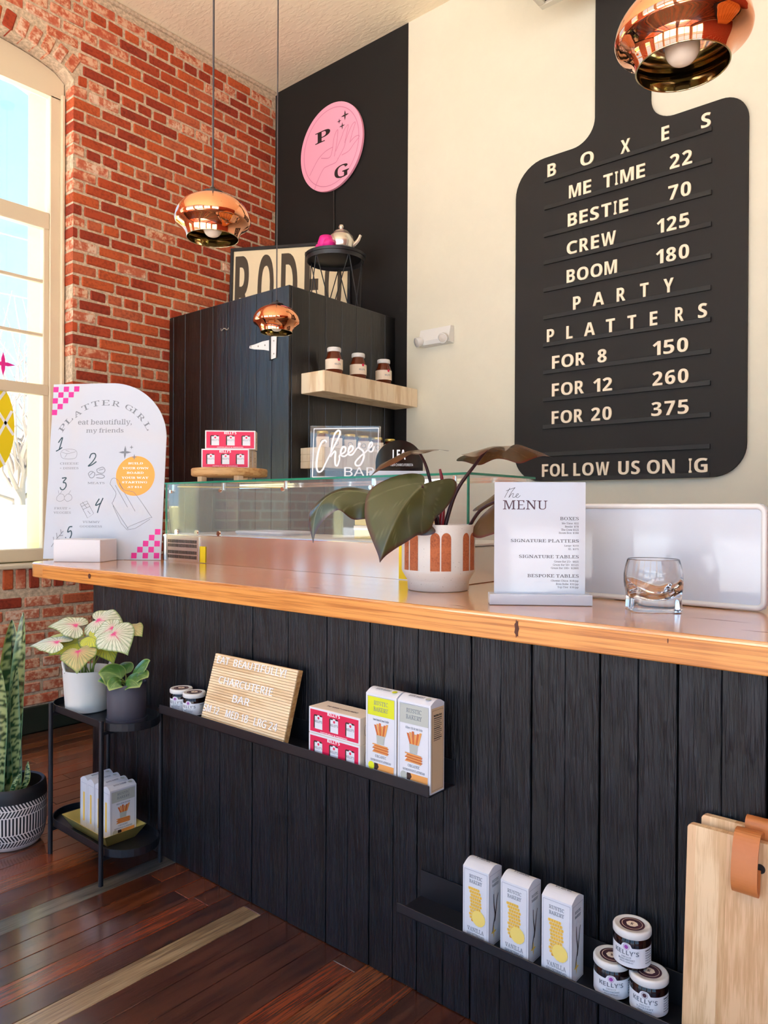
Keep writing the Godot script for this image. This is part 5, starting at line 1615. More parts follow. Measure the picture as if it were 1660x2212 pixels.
func philodendron(o: Vector3) -> void:
	var t := thing("potted_philodendron", "dark-leaved plant in a speckled white pot with terracotta strokes", "potted plant", o)
	var turn := Transform3D(Basis(Vector3(0, 1, 0), deg_to_rad(36.0)), Vector3.ZERO)
	var pot := part(t, "pot", lathed(prof([0, 0.0, 0.092, 0.0, 0.096, 0.003, 0.098, 0.03, 0.101, 0.036, 0.113, 0.056, 0.116, 0.064, 0.1165, 0.2, 0.1145, 0.206, 0.110, 0.2065, 0.107, 0.203, 0.106, 0.18, 0, 0.18]), 64), m.speckle, turn)
	for q in [[-64.0, -51.0], [-48.5, -32.0], [-12.0, 2.5], [4.5, 19.5], [40.0, 54.0], [57.0, 73.0], [95, 112], [116, 132], [160, 178], [182, 200], [225, 243], [247, 263]]:
		var hw := deg_to_rad(q[1] - q[0]) * 0.1168 / 2
		var mid := deg_to_rad((q[0] + q[1]) / 2)
		part(pot, "painted_stroke", arc_patch(0.1168, 0.066, 0.164, rad_to_deg(-hw / 0.1168), rad_to_deg(hw / 0.1168), 0.018, hw), m.terracotta, Transform3D(Basis(Vector3(0, 1, 0), mid), Vector3.ZERO))
	part(t, "soil", lathed(prof([0, 0.186, 0.05, 0.188, 0.106, 0.182]), 32), m.soil)
	var dark := func(x: float, y: float, f: float, j: int, S: int) -> Color:
		var c := Color(0.060, 0.068, 0.022)
		var vein := maxf(1.0 - absf(y) / 0.035, 0.7 * (1.0 - absf(sin(x * 9.0 - absf(y) * 5.5 + 0.6)) / 0.16))
		return c.lerp(Color(0.20, 0.20, 0.10), clampf(vein, 0.0, 1.0) * 0.7).lerp(Color(0.06, 0.014, 0.012), smoothstep(0.965, 1.0, f)) if true else c
	var brown := func(x: float, y: float, f: float, j: int, S: int) -> Color:
		var c := Color(0.105, 0.052, 0.018)
		var vein := absf(y) < 0.015 or (absf(sin(x * 13.0 - absf(y) * 7.0)) < 0.1 and absf(y) > 0.04)
		return c.lerp(Color(0.17, 0.095, 0.045), 0.6 if vein else 0.0).lerp(Color(0.12, 0.012, 0.018), smoothstep(0.95, 1.0, f))
	var V := func(a: float, b: float, c: float) -> Vector3: return Vector3(a, b, c)
	var cam_dir := (CAM - o).normalized()
	part(t, "leaf", leaf_mesh(o, V.call(3.003, 1.372, 2.067), V.call(2.99, 1.285, 2.16), V.call(2.975, 1.151, 2.223), Vector3(0.74, 0.42, 0.38), 0.122, 0.5, 0.06, BLUNT, dark, 1, 12, 6, ARROW), m.leaf)
	part(t, "leaf", leaf_mesh(o, V.call(2.915, 1.328, 2.10), V.call(2.79, 1.345, 2.235), V.call(2.765, 1.200, 2.28), Vector3(0.15, 0.8, 0.6), 0.088, 0.5, 0.08, ARROW, dark, 2, 12, 6), m.leaf)
	part(t, "leaf", leaf_mesh(o, V.call(2.933, 1.487, 1.995), V.call(2.893, 1.462, 2.06), V.call(2.849, 1.395, 2.132), Vector3(-0.26, 0.85, 0.48), 0.085, 0.12, 0.06, ARROW, brown, 3, 12, 6), m.leaf)
	part(t, "leaf", leaf_mesh(o, V.call(3.046, 1.502, 1.768), V.call(3.135, 1.505, 1.715), V.call(3.245, 1.465, 1.71), Vector3(0.05, 0.96, -0.21), 0.11, 0.28, 0.10, ARROW, brown, 4, 12, 6), m.leaf)
	part(t, "leaf", leaf_mesh(o, V.call(3.145, 1.335, 1.85), V.call(3.28, 1.325, 1.87), V.call(3.452, 1.165, 1.945), Vector3(0.35, 0.75, 0.55), 0.115, 0.3, 0.06, HEART, brown, 5, 12, 6), m.leaf)
	petiole(t, o, [Vector3(2.956, 1.225, 1.911), Vector3(2.954, 1.333, 1.938), Vector3(2.942, 1.434, 1.962), Vector3(2.933, 1.487, 1.995)], 0.0065, 0.004, m.stem_dark)
	petiole(t, o, [Vector3(2.964, 1.225, 1.904), Vector3(2.989, 1.356, 1.87), Vector3(3.028, 1.453, 1.81), Vector3(3.046, 1.502, 1.768)], 0.0075, 0.004, m.stem_dark)
	petiole(t, o, [Vector3(3.0, 1.225, 1.83), Vector3(3.055, 1.30, 1.83), Vector3(3.145, 1.335, 1.85)], 0.0065, 0.005, m.stem_dark)
	petiole(t, o, [Vector3(2.936, 1.225, 1.97), Vector3(2.929, 1.28, 2.05), Vector3(2.915, 1.328, 2.10)], 0.0065, 0.005, m.stem_dark)
	petiole(t, o, [Vector3(2.966, 1.225, 1.929), Vector3(2.993, 1.318, 1.998), Vector3(3.003, 1.372, 2.067)], 0.007, 0.005, m.stem_dark)
	petiole(t, o, [Vector3(2.958, 1.225, 1.909), Vector3(2.964, 1.333, 1.904), Vector3(2.962, 1.392, 1.906), Vector3(2.955, 1.431, 1.909)], 0.011, 0.0035, m.sheath, "red_sheath")

func make_plant_stand() -> void:
	var t := thing("plant_stand", "two-tier black metal plant stand with tray shelves beside counter", "plant stand", Vector3(1.761, 0, 2.377))
	for q in [[-0.184, 0.116], [0.188, 0.118], [-0.184, -0.117], [0.186, -0.117]]:
		var l := part(t, "leg", tubed([Vector3(q[0], 0.0, q[1]), Vector3(q[0], 0.566, q[1])], 0.0085, 12), m.black_metal)
		part(l, "leg_cap", lathed(prof([0.0087, 0.562, 0.0087, 0.5675, 0.006, 0.5695, 0, 0.57]), 12), m.black_metal, Transform3D(Basis(), Vector3(q[0], 0, q[1])))
	var poly := PackedVector2Array()
	for j in 17:
		var a := -PI * 0.5 + PI * j / 16.0
		poly.append(Vector2(0.165 + 0.112 * cos(a), 0.105 * sin(a)))
	for j in 17:
		var a := PI * 0.5 + PI * j / 16.0
		poly.append(Vector2(-0.165 + 0.112 * cos(a), 0.105 * sin(a)))
	var inner := PackedVector2Array()
	for q in poly:
		inner.append(Vector2(q.x - signf(q.x) * 0.0025 if absf(q.x) > 0.2 else q.x, q.y * 0.975))
	for y in [0.532, 0.098]:
		var b := MB.new()
		b.prism(poly, y, y + 0.002, Transform3D(Basis(Vector3(1, 0, 0), Vector3(0, 0, -1), Vector3(0, 1, 0)), Vector3.ZERO))
		for i in poly.size():
			var k := (i + 1) % poly.size()
			var p := [poly[i], poly[k], inner[i], inner[k]]
			var e := Vector3(p[0].x, 0, -p[0].y)
			b.quad(Vector3(p[0].x, y, -p[0].y), Vector3(p[1].x, y, -p[1].y), Vector3(p[1].x, y + 0.027, -p[1].y), Vector3(p[0].x, y + 0.027, -p[0].y), e)
			b.quad(Vector3(p[2].x, y + 0.002, -p[2].y), Vector3(p[3].x, y + 0.002, -p[3].y), Vector3(p[3].x, y + 0.027, -p[3].y), Vector3(p[2].x, y + 0.027, -p[2].y), -e)
			b.quad(Vector3(p[0].x, y + 0.027, -p[0].y), Vector3(p[1].x, y + 0.027, -p[1].y), Vector3(p[3].x, y + 0.027, -p[3].y), Vector3(p[2].x, y + 0.027, -p[2].y), Vector3.UP)
		part(t, "tray", b.mesh(), m.black_metal)
		for s in [-0.184, 0.187]:
			part(t, "cross_bar", bx(Vector3(s, y - 0.007, 0), Vector3(0.014, 0.012, 0.225), 0.001), m.black_metal)
	var TY := 0.534
	# white ribbed planter with two loop handles, caladium in it
	var o := Vector3(1.648, TY, 2.385)
	var c := thing("potted_caladium", "white and pink leaved plant in a white ribbed pot on stand", "potted plant", o)
	var pr := [Vector2(0, 0.0), Vector2(0.07, 0.0)]
	for i in 44:
		var y := 0.004 + i * 0.0034
		pr.append(Vector2(0.078 + 0.0105 * y / 0.15 + (0.0006 if i % 2 else 0.0), y))
	pr.append(Vector2(0.0885, 0.157))
	pr.append(Vector2(0.0865, 0.158))
	pr.append(Vector2(0.0845, 0.15))
	pr.append(Vector2(0.082, 0.10))
	pr.append(Vector2(0, 0.10))
	var pot := part(c, "pot", lathed(pr, 64), m.pot_white)
	for s in [120.0, 300.0]:
		var loop := []
		for j in 17:
			var a := deg_to_rad(s) + lerpf(-0.5, 0.5, j / 16.0)
			loop.append(Vector3(cos(a) * 0.0868, 0.152 + 0.034 * sin(PI * j / 16.0), sin(a) * 0.0868))
		part(pot, "handle", tubed(loop, 0.006, 8), m.pot_white)
	part(c, "soil", lathed(prof([0, 0.116, 0.04, 0.117, 0.083, 0.112]), 32), m.soil)
	var cal := func(kind: int) -> Callable:
		return func(x: float, y: float, f: float, j: int, S: int) -> Color:
			var white := Color(0.72, 0.74, 0.58)
			if kind == 1:
				white = Color(0.62, 0.62, 0.05)
			elif kind == 2:
				white = Color(0.60, 0.50, 0.22)
			var ray := posmod(j, 4) == 0 or absf(y) < 0.02
			var c2 := white
			var mott := sin(x * 43.0 + y * 29.0) * sin(x * 31.0 - y * 47.0)
			if mott > 0.45:
				c2 = c2.lerp(Color(0.33, 0.45, 0.20), 0.5)
			if ray:
				c2 = c2.lerp(Color(0.10, 0.20, 0.07), 0.65)
			if kind != 1:
				var pink := (1.0 - smoothstep(0.05, 0.62 if ray else 0.24, f))
				c2 = c2.lerp(Color(0.72, 0.03, 0.22), pink)
			return c2.lerp(Color(0.16, 0.26, 0.05), smoothstep(0.93, 1.0, f))
	var specs := [
		[Vector3(1.748, 0.886, 2.400), Vector3(1.82, 0.865, 2.36), 0.075, Vector3(0.3, 0.8, 0.5), 0, 0.115],
		[Vector3(1.725, 0.872, 2.47), Vector3(1.66, 0.868, 2.55), 0.06, Vector3(0.35, 0.85, 0.4), 0, 0.10],
		[Vector3(1.868, 0.850, 2.405), Vector3(1.93, 0.80, 2.40), 0.075, Vector3(0.55, 0.65, 0.5), 0, 0.11],
		[Vector3(1.835, 0.865, 2.39), Vector3(1.80, 0.81, 2.46), 0.062, Vector3(0.4, 0.8, 0.5), 0, 0.09],
		[Vector3(1.735, 0.822, 2.545), Vector3(1.63, 0.800, 2.60), 0.055, Vector3(0.2, 0.9, 0.35), 0, 0.12],
		[Vector3(1.815, 0.795, 2.51), Vector3(1.85, 0.76, 2.53), 0.065, Vector3(0.5, 0.75, 0.5), 2, 0.10],
		[Vector3(1.68, 0.832, 2.47), Vector3(1.57, 0.812, 2.50), 0.055, Vector3(0.1, 0.95, 0.2), 1, 0.12],
		[Vector3(1.77, 0.825, 2.43), Vector3(1.80, 0.79, 2.47), 0.055, Vector3(0.5, 0.75, 0.4), 2, 0.085],
		[Vector3(1.86, 0.86, 2.34), Vector3(1.94, 0.835, 2.33), 0.05, Vector3(0.3, 0.8, 0.4), 2, 0.08],
		[Vector3(1.80, 0.80, 2.40), Vector3(1.86, 0.74, 2.40), 0.05, Vector3(0.6, 0.6, 0.5), 1, 0.09],
		[Vector3(1.74, 0.81, 2.48), Vector3(1.70, 0.77, 2.56), 0.055, Vector3(0.3, 0.7, 0.6), 1, 0.10],
		[Vector3(1.79, 0.835, 2.45), Vector3(1.83, 0.81, 2.44), 0.05, Vector3(0.4, 0.8, 0.5), 1, 0.08]]
	for i in specs.size():
		var s: Array = specs[i]
		var A: Vector3 = s[0]
		var dir: Vector3 = (s[1] - A).normalized()
		var B: Vector3 = A + dir * s[5]
		part(c, "leaf", leaf_mesh(o, A, (A + B) / 2 + Vector3(0, 0.008, 0), B, s[3], s[2], 0.18, 0.06, HEART, cal.call(s[4]), i, 10, 5), m.leaf_soft)
		petiole(c, o, [o + Vector3(0.02 * cos(i * 2.0), 0.11, 0.02 * sin(i * 2.0)), (o + A) / 2 + Vector3(-0.01, 0.09, 0.0), A - Vector3(0, 0.001, 0)], 0.0028, 0.0016, m.stem_green)
	# slate pot with small green plant
	o = Vector3(1.925, TY, 2.385)
	var g := thing("potted_peperomia", "small glossy green plant in a slate grey pot with saucer", "potted plant", o)
	part(g, "saucer", lathed(prof([0, 0, 0.066, 0, 0.07, 0.004, 0.071, 0.024, 0.068, 0.025, 0.064, 0.012, 0, 0.010]), 40), m.pot_slate)
	part(g, "pot", lathed(prof([0, 0.0125, 0.062, 0.0125, 0.066, 0.018, 0.068, 0.146, 0.066, 0.148, 0.063, 0.145, 0.062, 0.125, 0, 0.125]), 40), m.pot_slate)
	part(g, "soil", lathed(prof([0, 0.131, 0.03, 0.132, 0.062, 0.128]), 24), m.soil)
	var green := func(x: float, y: float, f: float, j: int, S: int) -> Color:
		var c2 := Color(0.055, 0.16, 0.035)
		if absf(y) < 0.05 or absf(sin(x * 10.0 - absf(y) * 5.0)) < 0.1:
			c2 = c2.lerp(Color(0.16, 0.30, 0.07), 0.6)
		return c2.lerp(Color(0.30, 0.42, 0.12), smoothstep(0.94, 1.0, f))
	var gs := [[Vector3(0.005, 0.165, 0.025), Vector3(-0.045, 0.185, 0.085), 0.05, Vector3(0.3, 0.75, 0.6)], [Vector3(0.03, 0.17, -0.01), Vector3(0.07, 0.225, -0.05), 0.03, Vector3(0.2, 0.7, 0.6)], [Vector3(0.035, 0.165, 0.0), Vector3(0.105, 0.175, -0.02), 0.035, Vector3(0.1, 0.8, 0.5)], [Vector3(0.03, 0.16, 0.02), Vector3(0.10, 0.145, 0.01), 0.04, Vector3(0.5, 0.7, 0.5)], [Vector3(-0.02, 0.155, 0.03), Vector3(-0.075, 0.15, 0.07), 0.03, Vector3(0.1, 0.7, 0.6)], [Vector3(-0.01, 0.175, 0.0), Vector3(-0.06, 0.195, 0.0), 0.04, Vector3(0.3, 0.8, 0.5)], [Vector3(0.02, 0.16, 0.035), Vector3(0.03, 0.135, 0.085), 0.036, Vector3(0.4, 0.6, 0.6)]]
	for i in gs.size():
		var s: Array = gs[i]
		var A: Vector3 = o + s[0]
		var B: Vector3 = o + s[1]
		part(g, "leaf", leaf_mesh(o, A, (A + B) / 2 + Vector3(0, 0.012, 0), B, s[3], s[2], 0.2, 0.04, OVAL, green, i, 8, 3), m.leaf)
		petiole(g, o, [o + Vector3(0.008 * cos(i * 1.7), 0.128, 0.008 * sin(i * 1.7)), (o + Vector3(0, 0.14, 0) + A) / 2, A], 0.0028, 0.002, m.stem_green)
	# brass tray with four cartons standing on the lower shelf
	var gt := thing("brass_tray", "brass rectangular tray with sloped sides on the lower shelf", "tray", Vector3(1.768, 0.1005, 2.385))
	var tb := MB.new()
	var lo := [Vector3(-0.125, 0.0, -0.055), Vector3(0.125, 0.0, -0.055), Vector3(0.125, 0.0, 0.055), Vector3(-0.125, 0.0, 0.055)]
	var hi := [Vector3(-0.157, 0.048, -0.082), Vector3(0.157, 0.048, -0.082), Vector3(0.157, 0.048, 0.082), Vector3(-0.157, 0.048, 0.082)]
	var lift := Vector3(0, 0.0025, 0)
	tb.quad(lo[0], lo[1], lo[2], lo[3], Vector3.DOWN)
	tb.quad(lo[0] + lift, lo[1] + lift, lo[2] + lift, lo[3] + lift, Vector3.UP)
	for i in 4:
		var k := (i + 1) % 4
		var outw: Vector3 = (lo[i] + lo[k]) * Vector3(1, 0, 1) + Vector3(0, -0.05, 0)
		tb.quad(lo[i], lo[k], hi[k], hi[i], outw)
		var sh: Vector3 = -(lo[i] + lo[k]).normalized() * 0.002
		tb.quad(lo[i] + lift, lo[k] + lift, hi[k] + sh, hi[i] + sh, -outw)
		tb.quad(hi[i], hi[k], hi[k] + sh, hi[i] + sh, Vector3.UP)
	part(gt, "tray", tb.mesh(), m.gold)
	for i in 4:
		flatbread_box(Vector3(1.690 + i * 0.0535, 0.1035, 2.368), 90.0 + [2.0, -1.5, 1.0, 0.0][i], m.sage_print, ["white cracker carton at the far end of the brass tray row", "second white cracker carton from the far end in brass tray", "third white cracker carton from the far end in brass tray", "front white cracker carton with grey band in brass tray"][i], "cracker cartons in the brass tray", true, 0.052, 0.182)
	# patterned planter with a snake plant, on the floor
	o = Vector3(1.368, 0.0, 2.545)
	var sn := thing("potted_snake_plant", "snake plant in a black and white patterned pot on floor", "potted plant", o)
	part(sn, "pot", lathed(prof([0.0, 0.0, 0.085, 0.0, 0.10, 0.004, 0.116, 0.03, 0.124, 0.07, 0.126, 0.12, 0.126, 0.20, 0.122, 0.23, 0.116, 0.238, 0.106, 0.234, 0.104, 0.20, 0.103, 0.18, 0, 0.18]), 64), m.tribal)
	part(sn, "soil", lathed(prof([0, 0.186, 0.05, 0.188, 0.103, 0.182]), 32), m.soil)
	var blades := [[Vector3(0.0, 0.18, 0.0), Vector3(0.02, 0.895, -0.03), 0.042, 0.3], [Vector3(-0.03, 0.18, 0.02), Vector3(-0.055, 0.86, -0.02), 0.045, 0.9], [Vector3(0.035, 0.18, 0.01), Vector3(0.055, 0.70, 0.0), 0.022, 1.5], [Vector3(-0.05, 0.18, -0.01), Vector3(-0.085, 0.79, -0.02), 0.042, 0.1], [Vector3(0.0, 0.18, 0.04), Vector3(-0.01, 0.76, 0.07), 0.044, 0.6], [Vector3(0.04, 0.18, 0.0), Vector3(0.10, 0.33, -0.03), 0.012, 0.8], [Vector3(0.03, 0.18, 0.03), Vector3(0.105, 0.29, 0.01), 0.011, 0.2]]
	var fn := FastNoiseLite.new()
	fn.seed = 9
	fn.frequency = 14.0
	for i in blades.size():
		var s: Array = blades[i]
		var b := MB.new()
		var L := 60
		var across := (Vector3(cos(s[3]), 0, -sin(s[3]))).normalized()
		var prev := []
		for k in L + 1:
			var f := float(k) / L
			var mid: Vector3 = s[0].lerp(s[1], f) + Vector3(0.012 * sin(f * 5.0 + i), 0, 0.01 * sin(f * 4.0 + i * 2.0))
			var w: float = s[2] * (0.45 + 0.55 * sin(PI * minf(f * 0.75 + 0.1, 0.5))) * pow(maxf(0.0, 1.0 - pow(f, 5.0)), 0.8)
			var tw := across.rotated(Vector3.UP, 0.5 * f * sin(i * 1.3))
			var nn := tw.cross(Vector3.UP)
			var row := []
			for q in 7:
				var e := (q - 3) / 3.0
				var band := fn.get_noise_3d(f * s[1].y * 4.5, e * 0.05 + 0.02 * sin(e * 9.0), i * 3.0)
				var col := Color(0.018, 0.06, 0.016) if band < 0.0 else Color(0.30, 0.38, 0.15)
				if absf(e) > 0.8:
					col = Color(0.35, 0.40, 0.10) if i % 2 else Color(0.16, 0.30, 0.16)
				row.append([mid + tw * w * e - nn * w * 0.35 * (1.0 - e * e), col, (nn * -1.0 + tw * e * 0.6).normalized()])
			if prev:
				for q in 6:
					b.tri(prev[q][0], prev[q + 1][0], row[q + 1][0], prev[q][2], prev[q + 1][2], row[q + 1][2], Vector2.ZERO, Vector2.ZERO, Vector2.ZERO, prev[q][1], prev[q + 1][1], row[q + 1][1])
					b.tri(prev[q][0], row[q + 1][0], row[q][0], prev[q][2], row[q + 1][2], row[q][2], Vector2.ZERO, Vector2.ZERO, Vector2.ZERO, prev[q][1], row[q + 1][1], row[q][1])
			prev = row
		part(sn, "leaf", b.mesh(), m.leaf)

# carton with a pillow-shaped top, front towards +z
func carton(w: float, h: float, d: float, rise: float) -> ArrayMesh:
	var side := PackedVector2Array([Vector2(-d / 2, 0.0), Vector2(d / 2, 0.0), Vector2(d / 2, h)])
	for j in 9:
		var f := (j + 1) / 10.0
		side.append(Vector2(lerpf(d / 2, -d / 2, f), h + rise * sin(PI * f)))
	side.append(Vector2(-d / 2, h))
	var b := MB.new()
	b.prism(side, -w / 2, w / 2, Transform3D(Basis(Vector3(0, 0, 1), Vector3(0, 1, 0), Vector3(1, 0, 0)), Vector3.ZERO))
	return b.mesh()

func frame_lines(parent: Node3D, x0: float, y0: float, x1: float, y1: float, z: float, w: float, mat: Material, xf := Transform3D()) -> void:
	var b := MB.new()
	b.pen([Vector2(x0, y0), Vector2(x0, y1)], w, z, xf)
	b.pen([Vector2(x1, y0), Vector2(x1, y1)], w, z, xf)
	b.pen([Vector2(x0, y0), Vector2(x1, y0)], w, z, xf)
	b.pen([Vector2(x0, y1), Vector2(x1, y1)], w, z, xf)
	part(parent, "border", b.mesh(), mat)

func rect(x0: float, y0: float, x1: float, y1: float) -> PackedVector2Array:
	return PackedVector2Array([Vector2(x0, y0), Vector2(x1, y0), Vector2(x1, y1), Vector2(x0, y1)])

func flatbread_box(at: Vector3, turn: float, band: Material, label: String, group: String, slim := false, d := 0.057, h := 0.203) -> Node3D:
	var t := thing("cracker_carton", label, "carton", at, turn, group)
	var w := 0.105
	part(t, "carton", carton(w, h, d, 0.012), m.white_card)
	var z := d / 2 + 0.0002
	var k := h / 0.203
	frame_lines(t, -w / 2 + 0.006, 0.006, w / 2 - 0.006, h - 0.006, z, 0.0009, m.line_print)
	part(t, "band", print_poly(rect(-w / 2 + 0.007, 0.152 * k, w / 2 - 0.007, h - 0.007), z + 0.0004), band)
	words(t, "RUSTIC", "Droid Serif", m.grey_ink, -0.024, 0.178 * k, 0.024, 0.188 * k, z + 0.0004)
	words(t, "BAKERY", "Droid Serif", m.grey_ink, -0.025, 0.163 * k, 0.025, 0.173 * k, z + 0.0004)
	words(t, "Olive Oil & Sel Gris" if band == m.sage_print else "Sweet Onion & Creme Fraiche", "Droid Serif Italic", m.grey_ink, -0.027, 0.140 * k, 0.027, 0.1455 * k, z)
	var cup := part(t, "cup_print", print_poly(PackedVector2Array([Vector2(-0.013, 0.085 * k), Vector2(0.011, 0.085 * k), Vector2(0.014, 0.107 * k), Vector2(-0.015, 0.107 * k)]), z + 0.0004), m.sage_print)
	for i in 6:
		var x := -0.013 + i * 0.0048
		var lean := (i - 2.5) * 0.0035
		part(cup, "cracker_print", print_poly(PackedVector2Array([Vector2(x, 0.106 * k), Vector2(x + 0.005, 0.106 * k), Vector2(x + 0.006 + lean, (0.13 + 0.003 * (i % 3)) * k), Vector2(x - 0.001 + lean, (0.13 + 0.003 * (i % 3)) * k)]), z + 0.0006 + 0.00005 * i), m.cracker if i % 2 else m.cracker_dark)
	for i in 7:
		var y := (0.064 + 0.003 * i) * k
		part(cup, "cracker_print", print_poly(PackedVector2Array([Vector2(-0.028 + 0.003 * (i % 3), y), Vector2(0.024 + 0.003 * (i % 2), y - 0.002), Vector2(0.025 + 0.003 * (i % 2), y + 0.001), Vector2(-0.027 + 0.003 * (i % 3), y + 0.003)]), z + 0.0010 + 0.00005 * i), m.cracker_dark if i % 2 else m.cracker)
	words(t, "ORGANIC", "Droid Serif", m.grey_ink, -0.019, 0.052 * k, 0.019, 0.0585 * k, z)
	words(t, "SOURDOUGH FLATBREAD", "Droid Serif", m.grey_ink, -0.035, 0.042 * k, 0.035, 0.047 * k, z)
	var win := part(t, "window", print_poly(rect(-0.022, 0.022 * k, w / 2 - 0.008, 0.038 * k), z + 0.0004), m.cracker)
	part(win, "dark_patch", print_poly(PackedVector2Array([Vector2(-0.022, 0.022 * k), Vector2(-0.012, 0.022 * k), Vector2(-0.006, 0.03 * k), Vector2(-0.01, 0.038 * k), Vector2(-0.022, 0.038 * k)]), z + 0.0006), m.pod)
	part(t, "badge", print_poly(disc(-0.032, 0.03 * k, 0.0105, 24), z + 0.0008), band)
	part(t, "seal", print_poly(disc(0.008, 0.014, 0.0055, 20), z + 0.0004), m.sage_print)
	words(t, "NON GMO", "Droid Sans Bold", m.blue_print, 0.022, 0.009, 0.041, 0.016, z)
	var top := Transform3D(Basis(Vector3(1, 0, 0), -PI / 2 + 0.12), Vector3(0, h + 0.0112, 0.012))
	words(t, "RUSTIC BAKERY", "Droid Serif", m.grey_ink, -0.03, -0.004, 0.02, 0.005, 0.0, 0.0003, top)
	part(t, "badge", print_poly(disc(0.034, -0.002, 0.0075, 20), 0.0006), band, top)
	# narrow sides: a nutrition panel and a strip window
	var side := Transform3D(Basis(Vector3(0, 1, 0), PI / 2), Vector3(w / 2 + 0.0002, 0, 0))
	part(t, "side_print", print_poly(rect(-d / 2 + 0.003, 0.004, d / 2 - 0.003, h - 0.008), 0.0003), m.kraft if not slim else m.white_card, side)
	frame_lines(t, -d / 2 + 0.006, 0.008, d / 2 - 0.006, h - 0.014, 0.0002, 0.0006, m.ink, side)
	words(t, "Nutrition Facts", "Droid Sans Bold", m.ink, -d / 2 + 0.012, h - 0.03, d / 2 - 0.012, h - 0.024, 0.0004, 0.0003, side)
	var nm := MB.new()
	for i in 12:
		nm.pen([Vector2(-d / 2 + 0.012, h - 0.034 - i * 0.005), Vector2(d / 2 - 0.012 - (0.006 if i % 3 == 2 else 0.0), h - 0.034 - i * 0.005)], 0.0014 if i % 5 else 0.0022, 0.0004, side)
	part(t, "small_print", nm.mesh(), m.ink)
	var left := Transform3D(Basis(Vector3(0, 1, 0), -PI / 2), Vector3(-w / 2 - 0.0002, 0, 0))
	frame_lines(t, -d / 2 + 0.006, 0.008, d / 2 - 0.006, h - 0.012, 0.0002, 0.0008, m.line_print, left)
	part(t, "strip_window", print_poly(rect(-0.0055, 0.03, 0.0055, h - 0.045), 0.0005), m.cookie, left)
	return t

func shortbread_box(at: Vector3, label: String) -> Node3D:
	var t := thing("shortbread_carton", label, "carton", at, 0.0, "vanilla shortbread cartons on the lower ledge")
	var w := 0.0725
	var h := 0.176
	var d := 0.058
	part(t, "carton", carton(w, h, d, 0.012), m.white_card)
	var z := d / 2 + 0.0002
	frame_lines(t, -w / 2 + 0.004, 0.004, w / 2 - 0.004, h - 0.005, z, 0.0008, m.line_print)
	words(t, "RUSTIC", "Droid Serif", m.grey_ink, -0.018, 0.153, 0.018, 0.161, z)
	words(t, "BAKERY", "Droid Serif", m.grey_ink, -0.018, 0.141, 0.018, 0.149, z)
	var st := part(t, "cookie_print", print_poly(rrect(-0.012, 0.05, 0.012, 0.056, 0.002, 3), z + 0.0003), m.cookie_dark)
	for i in 10:
		var y := 0.056 + i * 0.0076
		var dx: float = [0.0, -0.002, 0.001, -0.001, 0.002, 0.001, 0.0, 0.002, -0.001, -0.004][i]
		part(st, "cookie_print", print_poly(rrect(-0.0165 + dx, y, 0.0155 + dx, y + 0.0066, 0.0025, 3), z + 0.0004), m.cookie)
		var nb := MB.new()
		for q in 5:
			nb.pen([Vector2(-0.012 + dx + q * 0.006, y + 0.0008), Vector2(-0.012 + dx + q * 0.006, y + 0.0058)], 0.0012, z + 0.0004)
		part(st, "notch_print", nb.mesh(), m.cookie_dark)
	var rp := PackedVector2Array()
	for j in 48:
		var a := TAU * j / 48.0
		var r := 0.0185 * (1.0 + 0.035 * cos(a * 16.0))
		rp.append(Vector2(0.009 + r * cos(a), 0.062 + r * sin(a)))
	part(st, "cookie_print", print_poly(rp, z + 0.0012), m.cookie_pale)
	words(t, "VANILLA", "Droid Serif", m.grey_ink, -0.023, 0.026, 0.023, 0.036, z)
	words(t, "SHORTBREAD", "Droid Serif", m.grey_ink, -0.024, 0.016, 0.024, 0.023, z)
	var top := Transform3D(Basis(Vector3(0, 1, 0), PI) * Basis(Vector3(1, 0, 0), -PI / 2 + 0.1), Vector3(0, h + 0.0112, -0.004))
	words(t, "VANILLA", "Droid Serif", m.grey_ink, -0.02, -0.004, 0.02, 0.004, 0.0008, 0.0003, top)
	var side := Transform3D(Basis(Vector3(0, 1, 0), PI / 2), Vector3(w / 2 + 0.0002, 0, 0))
	frame_lines(t, -d / 2 + 0.004, 0.004, d / 2 - 0.004, h - 0.007, 0.0001, 0.0008, m.line_print, side)
	words(t, "RUSTIC", "Droid Serif", m.grey_ink, -0.014, 0.15, 0.014, 0.156, 0.0002, 0.0003, side)
	words(t, "BAKERY", "Droid Serif", m.grey_ink, -0.014, 0.140, 0.014, 0.146, 0.0002, 0.0003, side)
	var pb := MB.new()
	pb.pen(smooth_line(vecs2([-0.008, 0.122, -0.006, 0.095, -0.001, 0.07, -0.008, 0.05, -0.012, 0.034]), 5), 0.0042, 0.0004, side, 0.5)
	pb.pen(smooth_line(vecs2([0.012, 0.118, 0.006, 0.10, 0.002, 0.075, -0.002, 0.055]), 5), 0.0034, 0.0004, side, 0.5)
	part(t, "pod_print", pb.mesh(), m.pod)
	part(t, "flower_print", print_poly(star(-0.006, 0.032, 0.012, 0.016), 0.0003), m.cookie, side)
	return t

